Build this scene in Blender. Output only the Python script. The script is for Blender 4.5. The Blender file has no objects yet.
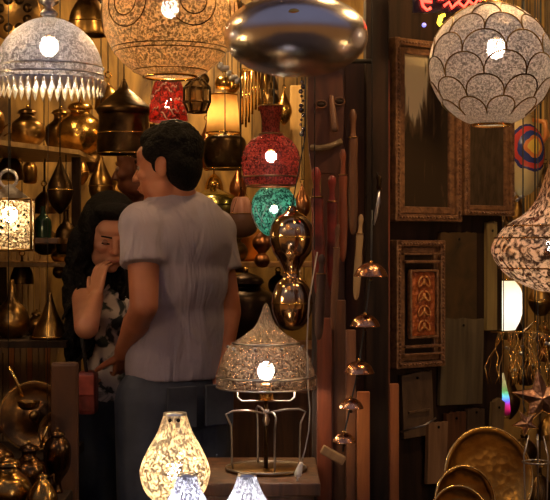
import bpy, bmesh, math, random
from mathutils import Vector, Matrix, Euler
PI = math.pi
random.seed(7)
F = 1360.0
CZ = 1.40
scn = bpy.context.scene
col = scn.collection

# ------------------------------------------------------------------ camera, world, exposure
cam_d = bpy.data.cameras.new('camera')
cam = bpy.data.objects.new('camera', cam_d); col.objects.link(cam)
cam.location = (0, 0, CZ); cam.rotation_euler = (PI/2, 0, 0)
cam_d.sensor_width = 36; cam_d.sensor_fit = 'HORIZONTAL'; cam_d.lens = 36*F/550
scn.camera = cam
w = bpy.data.worlds.new('evening_sky'); scn.world = w; w.use_nodes = True
wn = w.node_tree.nodes; wl = w.node_tree.links
bg = wn['Background']
# dusk sky: lilac above, warm glow of the lamp-lit bazaar street towards the horizon
_tc = wn.new('ShaderNodeTexCoord'); _sp = wn.new('ShaderNodeSeparateXYZ'); wl.new(_tc.outputs['Generated'], _sp.inputs[0])
_rp = wn.new('ShaderNodeValToRGB'); wl.new(_sp.outputs['Z'], _rp.inputs[0]); _e = _rp.color_ramp.elements
_e[0].position = 0.02; _e[0].color = (.60, .27, .09, 1); _e[1].position = .45; _e[1].color = (.46, .48, .78, 1)
_q = _e.new(.16); _q.color = (.34, .22, .20, 1)
wl.new(_rp.outputs[0], bg.inputs[0]); bg.inputs[1].default_value = 0.3
scn.view_settings.view_transform = 'Standard'; scn.view_settings.look = 'None'
scn.view_settings.exposure = 0.0; scn.view_settings.gamma = 1.0
scn.view_settings.use_curve_mapping = False

# ------------------------------------------------------------------ helpers
def W(px, py, Y): return Vector(((px-275)/F*Y, Y, CZ-(py-250)/F*Y))
def M_(Y): return Y/F
def Z(py, Y): return CZ-(py-250)/F*Y

class MB:
    def __init__(s):
        s.bm = bmesh.new(); s.uv = s.bm.loops.layers.uv.new('UVMap')
    def box(s, c, size, rot=None, bev=0.0):
        m = Matrix.Translation(c) @ (Euler(rot).to_matrix().to_4x4() if rot else Matrix()) @ Matrix.Diagonal((*size, 1))
        r = bmesh.ops.create_cube(s.bm, size=1, matrix=m)
        if bev:
            es = list({e for v in r['verts'] for e in v.link_edges})
            bmesh.ops.bevel(s.bm, geom=es, offset=bev, segments=2, affect='EDGES', profile=.6)
        return s
    def lathe(s, prof, c=(0,0,0), seg=40, sx=1.0, sy=1.0, rot=None, lobes=0, amp=0.0, sides=None, rfun=None):
        n = sides or seg
        T = Matrix.Translation(c) @ (Euler(rot).to_matrix().to_4x4() if rot else Matrix())
        rm = max(p[0] for p in prof); L = [0]
        for a, b in zip(prof, prof[1:]): L.append(L[-1]+math.hypot(b[0]-a[0], b[1]-a[1]))
        rings = []
        for (r, z) in prof:
            if r < 1e-6: rings.append([s.bm.verts.new(T @ Vector((0,0,z)))])
            else:
                ring = []
                for i in range(n):
                    a = 2*PI*i/n + PI/2
                    k = 1+amp*math.cos(lobes*a) if lobes else 1
                    if rfun: k *= rfun(a, z)
                    ring.append(s.bm.verts.new(T @ Vector((r*k*math.cos(a)*sx, r*k*math.sin(a)*sy, z))))
                rings.append(ring)
        for j in range(len(rings)-1):
            A, B = rings[j], rings[j+1]
            for i in range(n):
                i2 = (i+1) % n
                u0, u1 = 2*PI*rm*i/n, 2*PI*rm*(i+1)/n
                if len(A) == 1 and len(B) == 1: break
                if len(A) == 1: vs = [A[0], B[i2], B[i]]; uv = [((u0+u1)/2, L[j]), (u1, L[j+1]), (u0, L[j+1])]
                elif len(B) == 1: vs = [A[i], A[i2], B[0]]; uv = [(u0, L[j]), (u1, L[j]), ((u0+u1)/2, L[j+1])]
                else: vs = [A[i], A[i2], B[i2], B[i]]; uv = [(u0, L[j]), (u1, L[j]), (u1, L[j+1]), (u0, L[j+1])]
                try:
                    f = s.bm.faces.new(vs); f.smooth = sides is None
                    for l, q in zip(f.loops, uv): l[s.uv].uv = q
                except ValueError: pass
        return s
    def tube(s, pts, r, seg=8, closed=False, cap=True):
        pts = [Vector(p) for p in pts]; n = len(pts)
        rs = r if isinstance(r, (list, tuple)) else [r]*n
        rings = []; up = Vector((0.13, 0.2, 1)).normalized()
        for i, p in enumerate(pts):
            if closed: t = pts[(i+1) % n]-pts[i-1]
            else: t = pts[min(i+1, n-1)]-pts[max(i-1, 0)]
            t.normalize()
            if i == 0:
                a = t.cross(up)
                if a.length < .05: a = t.cross(Vector((1,0,0)))
                a.normalize()
            else:
                a = (a - t*a.dot(t)); a.normalize()
            b = t.cross(a)
            rings.append([s.bm.verts.new(p+(a*math.cos(2*PI*k/seg)+b*math.sin(2*PI*k/seg))*rs[i]) for k in range(seg)])
        m = n if closed else n-1
        for i in range(m):
            A, B = rings[i], rings[(i+1) % n]
            for k in range(seg):
                k2 = (k+1) % seg
                try: s.bm.faces.new([A[k], A[k2], B[k2], B[k]]).smooth = True
                except ValueError: pass
        if cap and not closed:
            s.bm.faces.new(rings[0][::-1]); s.bm.faces.new(rings[-1])
        return s
    def ball(s, c, r, rot=None, seg=20):
        if not isinstance(r, (list, tuple)): r = (r, r, r)
        m = Matrix.Translation(c) @ (rot.to_matrix().to_4x4() if isinstance(rot, Euler) else (rot.to_4x4() if rot else Matrix())) @ Matrix.Diagonal((*r, 1))
        q = bmesh.ops.create_uvsphere(s.bm, u_segments=seg, v_segments=seg//2, radius=1, matrix=m)
        for v in q['verts']:
            for f in v.link_faces: f.smooth = True
        return s
    def capsule(s, a, b, ra, rb, seg=16):
        a, b = Vector(a), Vector(b); t = (b-a); L = t.length; t.normalize()
        q = Vector((0,0,1)).rotation_difference(t)
        prof = [(0,-ra)]+[(ra*math.cos(x), ra*math.sin(x)) for x in (-1.2,-.8,-.4,0)]
        prof += [(ra+(rb-ra)*k/4, L*k/4) for k in (1,2,3)]
        prof += [(rb*math.cos(x), L+rb*math.sin(x)) for x in (0,.4,.8,1.2)]+[(0,L+rb)]
        s.lathe(prof, c=a, seg=seg, rot=q.to_euler()); return s
    def prism(s, pts, y0, y1):
        """outline in local x,z extruded along y"""
        A = [s.bm.verts.new((x, y0, z)) for x, z in pts]; B = [s.bm.verts.new((x, y1, z)) for x, z in pts]
        s.bm.faces.new(A); s.bm.faces.new(B[::-1])
        for i in range(len(pts)):
            j = (i+1) % len(pts); s.bm.faces.new([A[j], A[i], B[i], B[j]])
        return s
    def build(s, name, mat, parent=None, loc=None, rot=None, solid=0.0, bev=0.0):
        bmesh.ops.recalc_face_normals(s.bm, faces=s.bm.faces)
        me = bpy.data.meshes.new(name); s.bm.to_mesh(me); s.bm.free()
        me.materials.append(mat)
        o = bpy.data.objects.new(name, me); col.objects.link(o)
        if parent: o.parent = parent
        if loc is not None: o.location = loc
        if rot is not None: o.rotation_euler = rot
        if solid:
            m = o.modifiers.new('thickness', 'SOLIDIFY'); m.thickness = solid; m.offset = -1
        return o

def tag(o, label=None, cat=None, group=None, kind=None):
    if label: o['label'] = label
    if cat: o['category'] = cat
    if group: o['group'] = group
    if kind: o['kind'] = kind
    return o
def thing(name, loc, label, cat, group=None, rot=(0,0,0), kind=None):
    o = bpy.data.objects.new(name, None); col.objects.link(o)
    o.location = loc; o.rotation_euler = rot; o.empty_display_size = .05
    return tag(o, label, cat, group, kind)
def copy_tree(o, parent=None):
    c = o.copy(); col.objects.link(c)
    if parent: c.parent = parent
    for ch in [x for x in o.children]: copy_tree(ch, c)
    return c
def smooth_prof(pts, n=6):
    """Catmull-Rom through (r,z) points"""
    out = []
    P = [pts[0]]+list(pts)+[pts[-1]]
    for i in range(1, len(P)-2):
        p0, p1, p2, p3 = P[i-1:i+3]
        for k in range(n):
            t = k/n
            out.append(tuple(max(0 if j == 0 else -9, .5*((2*p1[j])+(-p0[j]+p2[j])*t+(2*p0[j]-5*p1[j]+4*p2[j]-p3[j])*t*t+(-p0[j]+3*p1[j]-3*p2[j]+p3[j])*t**3)) for j in (0,1)))
    out.append(pts[-1]); return out

# ------------------------------------------------------------------ materials
def nm(name):
    m = bpy.data.materials.new(name); m.use_nodes = True
    return m, m.node_tree.nodes, m.node_tree.links, m.node_tree.nodes['Principled BSDF']
def c4(c): return (c[0], c[1], c[2], 1)
def ramp(n, l, src, stops):
    r = n.new('ShaderNodeValToRGB'); e = r.color_ramp.elements
    e[0].position, e[0].color = stops[0][0], c4(stops[0][1]); e[1].position, e[1].color = stops[-1][0], c4(stops[-1][1])
    for p, c in stops[1:-1]:
        q = e.new(p); q.color = c4(c)
    l.new(src, r.inputs[0]); return r
def metal(name, a, b=None, rough=.3, scale=18, bump=.15, met=1.0, bscale=None):
    m, n, l, p = nm(name); b = b or tuple(x*.45 for x in a)
    tc = n.new('ShaderNodeTexCoord'); no = n.new('ShaderNodeTexNoise'); no.inputs['Scale'].default_value = scale; no.inputs['Detail'].default_value = 5
    l.new(tc.outputs['Object'], no.inputs['Vector'])
    r = ramp(n, l, no.outputs['Fac'], [(.35, b), (.62, a)]); l.new(r.outputs[0], p.inputs['Base Color'])
    p.inputs['Metallic'].default_value = met; p.inputs['Roughness'].default_value = rough
    if bump:
        v = n.new('ShaderNodeTexVoronoi'); v.inputs['Scale'].default_value = bscale or scale*5; l.new(tc.outputs['Object'], v.inputs['Vector'])
        bp = n.new('ShaderNodeBump'); bp.inputs['Strength'].default_value = bump; bp.inputs['Distance'].default_value = .004
        l.new(v.outputs['Distance'], bp.inputs['Height']); l.new(bp.outputs[0], p.inputs['Normal'])
    return m
def wood(name, a, b, rough=.5, sc=(30,30,3), bump=.4):
    m, n, l, p = nm(name)
    tc = n.new('ShaderNodeTexCoord'); mp = n.new('ShaderNodeMapping'); mp.inputs['Scale'].default_value = sc
    l.new(tc.outputs['Object'], mp.inputs[0])
    no = n.new('ShaderNodeTexNoise'); no.inputs['Scale'].default_value = 1.2; no.inputs['Detail'].default_value = 6; no.inputs['Distortion'].default_value = .6
    l.new(mp.outputs[0], no.inputs['Vector'])
    r = ramp(n, l, no.outputs['Fac'], [(.3, b), (.68, a)]); l.new(r.outputs[0], p.inputs['Base Color'])
    p.inputs['Roughness'].default_value = rough
    bp = n.new('ShaderNodeBump'); bp.inputs['Strength'].default_value = bump; bp.inputs['Distance'].default_value = .004
    l.new(no.outputs['Fac'], bp.inputs['Height']); l.new(bp.outputs[0], p.inputs['Normal'])
    return m
def plain(name, a, b=None, rough=.6, scale=10, bump=.0, spec=.5, sc=None, coat=0):
    m, n, l, p = nm(name); b = b or tuple(x*.6 for x in a)
    tc = n.new('ShaderNodeTexCoord'); mp = n.new('ShaderNodeMapping')
    if sc: mp.inputs['Scale'].default_value = sc
    l.new(tc.outputs['Object'], mp.inputs[0])
    no = n.new('ShaderNodeTexNoise'); no.inputs['Scale'].default_value = scale; no.inputs['Detail'].default_value = 4
    l.new(mp.outputs[0], no.inputs['Vector'])
    r = ramp(n, l, no.outputs['Fac'], [(.35, b), (.65, a)]); l.new(r.outputs[0], p.inputs['Base Color'])
    p.inputs['Roughness'].default_value = rough; p.inputs['Specular IOR Level'].default_value = spec
    p.inputs['Coat Weight'].default_value = coat
    if bump:
        bp = n.new('ShaderNodeBump'); bp.inputs['Strength'].default_value = bump; bp.inputs['Distance'].default_value = .01
        l.new(no.outputs['Fac'], bp.inputs['Height']); l.new(bp.outputs[0], p.inputs['Normal'])
    return m
def emit(name, c, s):
    m, n, l, p = nm(name); p.inputs['Base Color'].default_value = c4(c)
    p.inputs['Emission Color'].default_value = c4(c); p.inputs['Emission Strength'].default_value = s; return m
def pierced(name, a, b, trans=(.9,.8,.6), hole=.25, tfrac=.5, scale=120, rough=.35, met=.8, pat='voronoi', contrast=.12, ps=None, pscale=95):
    """engraved sheet metal over a pale lining: metal + translucent, with small see-through holes (pattern in UV metres)"""
    m, n, l, p = nm(name)
    uv = n.new('ShaderNodeUVMap'); mp = n.new('ShaderNodeMapping'); mp.inputs['Scale'].default_value = ps or (1,1,1)
    l.new(uv.outputs[0], mp.inputs[0])
    v = n.new('ShaderNodeTexVoronoi'); v.voronoi_dimensions = '2D'; v.inputs['Scale'].default_value = scale
    v.inputs['Randomness'].default_value = .35 if pat == 'voronoi' else .95
    if pat == 'swirl':
        no = n.new('ShaderNodeTexNoise'); no.inputs['Scale'].default_value = scale*.5
        l.new(mp.outputs[0], no.inputs['Vector'])
        mx = n.new('ShaderNodeMix'); mx.data_type = 'VECTOR'; mx.inputs['Factor'].default_value = .03
        l.new(mp.outputs[0], mx.inputs[4]); l.new(no.outputs['Color'], mx.inputs[5]); l.new(mx.outputs[1], v.inputs['Vector'])
    else: l.new(mp.outputs[0], v.inputs['Vector'])
    big = n.new('ShaderNodeTexNoise'); big.inputs['Scale'].default_value = pscale; big.inputs['Detail'].default_value = 2.5; big.inputs['Distortion'].default_value = 1.3
    l.new(mp.outputs[0], big.inputs['Vector'])
    r = ramp(n, l, big.outputs['Fac'], [(.44, b), (.56, a)]); l.new(r.outputs[0], p.inputs['Base Color'])
    p.inputs['Metallic'].default_value = met; p.inputs['Roughness'].default_value = rough
    bp = n.new('ShaderNodeBump'); bp.inputs['Strength'].default_value = .8; bp.inputs['Distance'].default_value = .004
    l.new(big.outputs['Fac'], bp.inputs['Height']); l.new(bp.outputs[0], p.inputs['Normal'])
    tl = n.new('ShaderNodeBsdfTranslucent')
    tr2 = ramp(n, l, big.outputs['Fac'], [(.44, tuple(x*.5 for x in trans)), (.56, trans)])
    l.new(tr2.outputs[0], tl.inputs['Color'])
    m1 = n.new('ShaderNodeMixShader'); l.new(p.outputs[0], m1.inputs[1]); l.new(tl.outputs[0], m1.inputs[2])
    tf = n.new('ShaderNodeMapRange'); tf.inputs['From Min'].default_value = .40; tf.inputs['From Max'].default_value = .58
    tf.inputs['To Min'].default_value = tfrac*.15; tf.inputs['To Max'].default_value = min(1, tfrac*1.45); l.new(big.outputs['Fac'], tf.inputs['Value']); l.new(tf.outputs[0], m1.inputs[0])
    tr = n.new('ShaderNodeBsdfTransparent')
    m2 = n.new('ShaderNodeMixShader'); l.new(m1.outputs[0], m2.inputs[1]); l.new(tr.outputs[0], m2.inputs[2])
    lt = n.new('ShaderNodeMath'); lt.operation = 'LESS_THAN'; lt.inputs[1].default_value = hole; l.new(v.outputs['Distance'], lt.inputs[0]); l.new(lt.outputs[0], m2.inputs[0])
    l.new(m2.outputs[0], n['Material Output'].inputs['Surface'])
    return m
def glass(name, c, rough=.08, alpha=.5):
    m, n, l, p = nm(name); p.inputs['Base Color'].default_value = c4(c); p.inputs['Roughness'].default_value = rough
    p.inputs['Transmission Weight'].default_value = alpha; p.inputs['IOR'].default_value = 1.2
    return m

BRASS = metal('brass', (.85,.52,.14), (.38,.2,.05), .24, 14)
OLDBRASS = metal('aged_brass', (.42,.24,.07), (.09,.05,.02), .3, 12)
GOLDLIT = metal('polished_brass', (.95,.62,.2), (.6,.34,.08), .22, 10)
DARKBR = metal('dark_bronze', (.13,.075,.03), (.03,.018,.01), .36, 12)
SILVER = metal('nickel_silver', (.75,.73,.76), (.4,.36,.34), .28, 20)
COPPER = metal('copper', (.85,.45,.25), (.4,.18,.08), .22, 20)
IRON = metal('blackened_iron', (.05,.045,.04), (.02,.018,.015), .45, 20, .1)
STEELW = metal('steel_wire', (.55,.5,.45), (.3,.27,.22), .35, 20, 0)
DWOOD = wood('dark_stained_wood', (.04,.02,.011), (.01,.006,.004), .7)
DWOOD.node_tree.nodes['Principled BSDF'].inputs['Specular IOR Level'].default_value = .2
RWOOD = wood('reddish_wood', (.26,.06,.018), (.08,.025,.012), .45)
MWOOD = wood('brown_wood', (.17,.065,.022), (.05,.02,.008), .5)
OWOOD = wood('orange_wood', (.55,.19,.05), (.25,.075,.02), .45)
OLWOOD = wood('olive_painted_wood', (.16,.12,.06), (.06,.042,.022), .55)
TAN = wood('pale_wood', (.45,.29,.13), (.25,.14,.06), .5)
MAROON = plain('maroon_leather', (.26,.03,.018), (.06,.009,.007), .38, 14, .4)
WHITE = plain('white_plastic', (.8,.78,.74), (.7,.68,.64), .4)
BULB = emit('bulb_glow', (1,.86,.68), 95)
BULBS = emit('small_bulb_glow', (1,.82,.6), 22)
BLACKP = plain('black_cord', (.02,.02,.02), (.012,.012,.012), .5)

# ------------------------------------------------------------------ structure
def struct(o): o['kind'] = 'structure'; return o
def boxobj(name, c, size, mat, rot=None, bev=0): 
    return MB().box((0,0,0), size, bev=bev).build(name, mat, None, c, rot)
STONE = plain('worn_stone', (.16,.13,.1), (.08,.065,.05), .7, 6, .3)
WALLM = wood('warm_plank_wall', (.6,.36,.1), (.1,.05,.016), .5, (12,12,3.2), .4)
PLAST = plain('dark_brown_plaster', (.09,.055,.03), (.04,.025,.014), .8, 5, .3)
CEILM = wood('ceiling_boards', (.08,.045,.02), (.03,.018,.01), .6, (3,20,20), .3)
struct(boxobj('floor', (0,2.2,-.05), (4.4,7.4,.1), STONE))
struct(boxobj('wall_back', (0,5.85,1.35), (3.6,.1,2.7), WALLM))
struct(boxobj('wall_left', (-1.75,4.5,1.35), (.1,2.8,2.7), PLAST))
struct(boxobj('wall_right', (1.75,4.5,1.35), (.1,2.8,2.7), PLAST))
struct(boxobj('ceiling', (0,4.5,2.75), (3.6,2.8,.1), CEILM))
struct(boxobj('trim_1', (0,2.79,2.62), (3.6,.3,.08), DWOOD))      # front hanging beam
struct(boxobj('trim_2', (-1.75,2.95,1.3), (.1,.3,2.6), DWOOD))
struct(boxobj('trim_3', (1.75,2.95,1.3), (.1,.3,2.6), DWOOD))

# partition with the frames
PY = math.radians(35); P0 = Vector((.262, 3.45)); PD = Vector((math.cos(PY), math.sin(PY)))
def pt(px):
    k = (px-275)/F; return (k*P0.y-P0.x)/(PD.x-k*PD.y)
def ppos(px, py, off=.0):
    t = pt(px); q = P0+PD*t; N = Vector((math.sin(PY), -math.cos(PY)))
    return Vector((q.x, q.y, Z(py, q.y))) + Vector((N.x, N.y, 0))*off
L_ = pt(502)
mid = P0+PD*(L_/2)
nb = Vector((-math.sin(PY), math.cos(PY)))
struct(boxobj('wall_partition', (mid.x+nb.x*.025, mid.y+nb.y*.025, 1.345), (L_, .05, 2.69), DWOOD, (0,0,PY)))
# door post
struct(boxobj('trim_4', (W(377,0,3.36).x, 3.40, 1.345), (.056, .1, 2.69), DWOOD, None, .004))

# ------------------------------------------------------------------ unseen bulbs added out of view to light the shop
def unseen_bulb(x, y, z, s, r=.035, ztop=2.7, label=''):
    t = thing('unseen_fill_bulb', (x, y, z), label, 'light bulb', 'unseen bulbs added to light the shop')
    MB().ball((0,0,0), (r,r,r*1.25)).build('bulb', emit('unseen_bulb_glow', (1,.62,.26), s), t)
    MB().lathe([(0,.03),(r*.55,.03),(r*.55,.075),(.006,.085),(0,.085)], (0,0,0), 16).build('socket', BLACKP, t)
    MB().tube([(0,0,.08),(0,0,ztop-z)], .003, 6).build('cord', BLACKP, t)
unseen_bulb(-.30, 5.0, 2.42, 520, label='unseen warm bulb hanging above the back wall goods, behind the grey-shirted person')
unseen_bulb(-1.0, 4.3, 2.35, 150, label='unseen warm bulb hanging above the left shelf of brass pots')
unseen_bulb(.02, 3.95, 2.4, 230, label='unseen warm bulb hanging behind the round steel disc lantern')
unseen_bulb(.58, 3.0, 2.28, 340, label='unseen fill bulb added above the carved frames at right')  # added out of view to brighten the frames
unseen_bulb(1.15, 4.6, 2.4, 120, label='unseen warm bulb hanging in the right-hand bay')
unseen_bulb(-.95, 3.1, 2.35, 160, label='unseen fill bulb added near the front beam at left')  # from here on: bulbs added outside the view as warm front fill
unseen_bulb(-1.0, 2.75, 1.5, 120, ztop=2.59, label='unseen fill bulb added low at the left end of the front beam')
unseen_bulb(.95, 2.75, 1.25, 45, ztop=2.59, label='unseen fill bulb added low at the right end of the front beam')
unseen_bulb(.22, 2.95, 2.25, 50, ztop=2.7, label='unseen fill bulb added above the door post')

# ------------------------------------------------------------------ hanging lamp helpers
def chain(parent, z0, z1, r=.006):
    mb = MB(); n = max(2, int((z1-z0)/(r*3.2))); n = min(n, 60); st = (z1-z0)/n
    for i in range(n):
        zc = z0+st*(i+.5); a = (i % 2)*PI/2
        pts = [(math.cos(t)*r*.8*math.cos(a), math.cos(t)*r*.8*math.sin(a), zc+math.sin(t)*st*.62) for t in [k*PI/4 for k in range(8)]]
        mb.tube(pts, r*.22, 5, closed=True)
    return mb.build('chain', OLDBRASS, parent)
def cord(parent, z0, z1, r=.003): return MB().tube([(0,0,z0),(0,0,z1)], r, 6).build('cord', BLACKP, parent)
def bulb_in(parent, z=0, r=.017, mat=None, y=0, x=0):
    b = MB().ball((x,y,z), (r,r,r*1.15), seg=16).build('bulb', mat or BULB, parent)
    MB().lathe([(0,r*.9),(r*.7,r*.9),(r*.7,r*2.6),(0,r*2.8)], (x,y,z), 12).build('socket', BRASS, b)
    return b
YF = 2.85
s = M_(YF)

# A: pale dome pendant, upper left
t = thing('dome_pendant_lamp', W(49,82,YF), 'pale pierced-metal dome pendant with a toothed hanging fringe, top left, bulb glowing', 'lamp')
SH_A = pierced('pierced_silver', (.82,.78,.82), (.46,.42,.42), (.85,.78,.74), .28, .27, 330, .32, .85, pscale=140)
prof = smooth_prof([(54*s,0),(54.5*s,6*s),(53*s,18*s),(49*s,31*s),(41*s,44*s),(30*s,54*s),(18*s,61*s),(8*s,64*s),(5*s,65*s)])
MB().lathe(prof, seg=64).build('shade', SH_A, t, solid=.0012)
mb = MB()
for zz in (0, 6, 14): 
    rr = 54.6*s if zz < 10 else 53.8*s
    mb.tube([(rr*math.cos(a)*1.004, rr*math.sin(a)*1.004, zz*s) for a in [k*2*PI/64 for k in range(64)]], .0022, 6, closed=True)
mb.build('rim_band', SILVER, t)
mb = MB()
for k in range(44):
    a = 2*PI*k/44; x, y = 54*s*math.cos(a), 54*s*math.sin(a)
    mb.lathe([(0,-.030),(.0022,-.024),(.0058,-.012),(.0072,0),(0,.001)], (x,y,0), 8)
mb.build('fringe', metal('fringe_silver', (.95,.86,.66), (.75,.62,.42), .4, 20, 0, .4), t)
MB().lathe(smooth_prof([(5*s,65*s),(9*s,68*s),(6*s,72*s),(4*s,75*s),(10*s,80*s),(8*s,86*s),(5*s,89*s),(8*s,94*s),(0,96*s)]), seg=24).build('finial', SILVER, t)
chain(t, 96*s, 2.58-W(0,82,YF).z)
bulb_in(t, 36*s, .0195)

# B: big gold globe
t = thing('globe_pendant_lamp', W(170,14,YF), 'large round golden pierced globe pendant above the grey-shirted person, lit from inside', 'lamp')
SH_B = pierced('pierced_gold', (.95,.68,.34), (.5,.32,.15), (1,.72,.38), .12, .48, 330, .3, .5, 'swirl', pscale=150)
R = 68*s
prof = [(0,-R*1.0)]+[(R*math.cos(a), R*1.0*math.sin(a)) for a in [-PI/2+PI*k/40 for k in range(1,40)]][:-2]
prof = [p for p in prof if not (p[1] < -R*.95)]
prof = [(prof[0][0], prof[0][1])]+prof[1:]
MB().lathe(prof, seg=72).build('shade', SH_B, t, solid=.0012)
mb = MB()
rr = prof[0][0]
mb.tube([(rr*math.cos(a), rr*math.sin(a), prof[0][1]) for a in [k*2*PI/48 for k in range(48)]], .0035, 8, closed=True)
mb.build('bottom_ring', GOLDLIT, t)
mb = MB()   # engraved medallions raised on the globe
def on_sphere(R, lon, lat): return (R*math.cos(lat)*math.sin(lon), -R*math.cos(lat)*math.cos(lon), R*math.sin(lat))
for lon0 in [k*PI/3+.42 for k in range(6)]:
    for (la, rad) in ((.05,.36),(.05,.2)):
        mb.tube([on_sphere(R*1.002, lon0+rad*math.cos(a)/math.cos(la), la+rad*math.sin(a)) for a in [k*2*PI/36 for k in range(36)]], .0013, 5, closed=True)
for la in (-.55,-.62,-1.0):
    mb.tube([on_sphere(R*1.002, a, la) for a in [k*2*PI/60 for k in range(60)]], .0012, 5, closed=True)
mb.build('engraved_band', OLDBRASS, t)
MB().lathe(smooth_prof([(.0,R*1.08),(.02,R*1.07),(.03,R),(.05,R*.94)]), seg=24).build('cap', BRASS, t)
chain(t, R*1.05, 2.58-W(0,14,YF).z)
bulb_in(t, 6*s, .019)

# C: flat steel disc (ellipsoid)
s = M_(2.68)
t = thing('disc_lantern', W(296,36,2.68), 'smooth grey steel and gold flattened disc lantern hanging at top centre', 'lantern')
STEEL = metal('polished_steel', (.8,.72,.66), (.7,.6,.52), .27, 6, .05, 1.0, 60)
prof = [(72*s*math.cos(a)**.88 if abs(a)<1.56 else 0, 40*s*math.sin(a)) for a in [-PI/2+PI*k/36 for k in range(37)]]
prof[0] = (0,-40*s); prof[-1] = (0,40*s)
MB().lathe(prof, seg=72).build('body', STEEL, t)
MB().lathe(smooth_prof([(0,46*s),(8*s,45*s),(12*s,41*s),(16*s,38*s)]), seg=24).build('cap', BRASS, t)
MB().ball((-3*s,-.134,12*s), (.011,.003,.007)).build('boss', BRASS, t)
chain(t, 45*s, 2.58-W(0,36,YF).z)

# D: scale-pattern globe
t = thing('scale_pattern_globe_lamp', W(491,65,YF-.05), 'large round frosted globe lamp with overlapping fish-scale wire arcs, top right', 'lamp')
sD = M_(YF-.05); R = 62*sD
SH_D = pierced('frosted_scale_glass', (.62,.55,.52), (.38,.32,.28), (.9,.76,.64), .17, .33, 380, .45, .55, pscale=190)
prof = [(R*math.cos(a), R*math.sin(a)) for a in [-1.3+(2.85)*k/40 for k in range(40)]]
MB().lathe(prof, seg=72).build('shade', SH_D, t, solid=.0012)
mb = MB(); NS = 9
rows = [-.86,-.5,-.14,.22,.58,.94]
for ri, la0 in enumerate(rows):
    half = PI/NS
    for k in range(NS):
        lc = (k+(.5 if ri % 2 else 0))*2*PI/NS+.08
        pts = []
        for q in range(15):
            a = PI*q/14
            pts.append(on_sphere(R*1.006, lc-half*math.cos(a), la0-.12+.36*math.sin(a)**.8))
        mb.tube(pts, .0014, 6)
mb.build('scale_wire', OLDBRASS, t)
mb = MB(); rr = R*math.cos(1.3)
mb.lathe([(rr*1.02,-R*.985),(rr*1.25,-R*.955)], seg=48)
mb.tube([(rr*1.1*math.cos(a), rr*1.1*math.sin(a), -R*.975) for a in [k*2*PI/48 for k in range(48)]], .0025, 6, closed=True)
mb.build('bottom_ring', GOLDLIT, t)
MB().lathe(smooth_prof([(0,R*1.12),(.016,R*1.1),(.02,R*1.03),(.035,R*.97)]), seg=24).build('cap', BRASS, t)
chain(t, R*1.1, 2.58-W(0,65,YF).z)
bulb_in(t, 17*sD, .02, x=5*sD)

# E: onion-shaped lantern cut by the right edge
YE = 2.8; sE = M_(YE)
t = thing('onion_lantern', W(556,250,YE), 'onion-shaped lit brass lantern with curling openwork, cut by the right edge', 'lantern')
SH_E = pierced('openwork_brass', (.85,.56,.32), (.32,.16,.07), (1,.76,.5), .2, .5, 200, .25, .85, 'swirl', .2, pscale=60)
prof = smooth_prof([(0,-43*sE),(20*sE,-40*sE),(48*sE,-26*sE),(63*sE,-6*sE),(62*sE,8*sE),(50*sE,24*sE),(32*sE,36*sE),(20*sE,50*sE),(13*sE,68*sE),(8*sE,84*sE),(5*sE,96*sE)])
MB().lathe(prof, seg=64).build('shade', SH_E, t, solid=.0012)
mb = MB()
for zz, rr in ((-18,56),(12,60.5),(24,50.5)):
    mb.tube([(rr*sE*math.cos(a)*1.01, rr*sE*math.sin(a)*1.01, zz*sE) for a in [k*2*PI/48 for k in range(48)]], .0017, 6, closed=True)
for k in range(14):   # curls
    lc = 2*PI*k/14
    pts = []
    for q in range(16):
        u = q/15*4.6; rad = .2*(1-u/5.4)
        pts.append((60.5*sE*math.cos(lc+rad*math.cos(u)), 60.5*sE*math.sin(lc+rad*math.cos(u)), (-5+60*rad*math.sin(u))*sE))
    mb.tube(pts, .0016, 5)
mb.build('scroll_wire', BRASS, t)
cord(t, 94*sE, 2.58-W(0,250,YE).z)
MB().lathe(smooth_prof([(0,-60*sE),(3*sE,-56*sE),(5*sE,-50*sE),(9*sE,-44*sE),(14*sE,-41*sE)]), seg=16).build('drop_finial', GOLDLIT, t)
bulb_in(t, 6*sE, .02, emit('cool_bulb', (.95,.93,1), 40))

# F: red beaded lantern with bulb
YR = 3.5; sR = M_(YR)
t = thing('red_beaded_lantern', W(271,160,YR), 'round dark red beaded glass lantern with a bright bulb, above the green one', 'lantern')
SH_F = pierced('red_mosaic_glass', (.3,.05,.035), (.08,.012,.01), (.42,.05,.035), .22, .38, 260, .25, .4, pscale=140)
prof = smooth_prof([(24.5*sR,-26*sR),(28*sR,-17*sR),(29.3*sR,-4*sR),(27.5*sR,9*sR),(21*sR,19*sR),(12*sR,25*sR),(9*sR,29*sR),(9.5*sR,40*sR),(12*sR,54*sR)])
MB().lathe(prof, seg=48).build('shade', SH_F, t, solid=.0015)
mb = MB()
for zz, rr in ((-26,24.7),(-17,28.2),(26,11.6),(54,12.3)):
    mb.tube([(rr*sR*math.cos(a), rr*sR*math.sin(a), zz*sR) for a in [k*2*PI/40 for k in range(40)]], .0022, 6, closed=True)
mb.build('metal_ring', OLDBRASS, t)
mb = MB()
for r_i in range(7):
    zz = -14+r_i*5.5
    rr = 29.4 if r_i in (1,2,3) else (28.6 if r_i < 5 else 24)
    for k in range(30):
        a = 2*PI*(k+.5*(r_i % 2))/30
        rad = math.sqrt(max(0, 29.3**2-(zz+2)**2))*sR
        mb.ball((rad*math.cos(a), rad*math.sin(a), zz*sR), .0021, seg=6)
mb.build('beadwork', plain('red_bead', (.55,.12,.08), (.4,.05,.04), .2, 20), t)['kind'] = 'stuff'
bulb_in(t, 4*sR, .0145, y=-.0)
chain(t, 56*sR, 2.7-W(0,160,YR).z)

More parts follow.
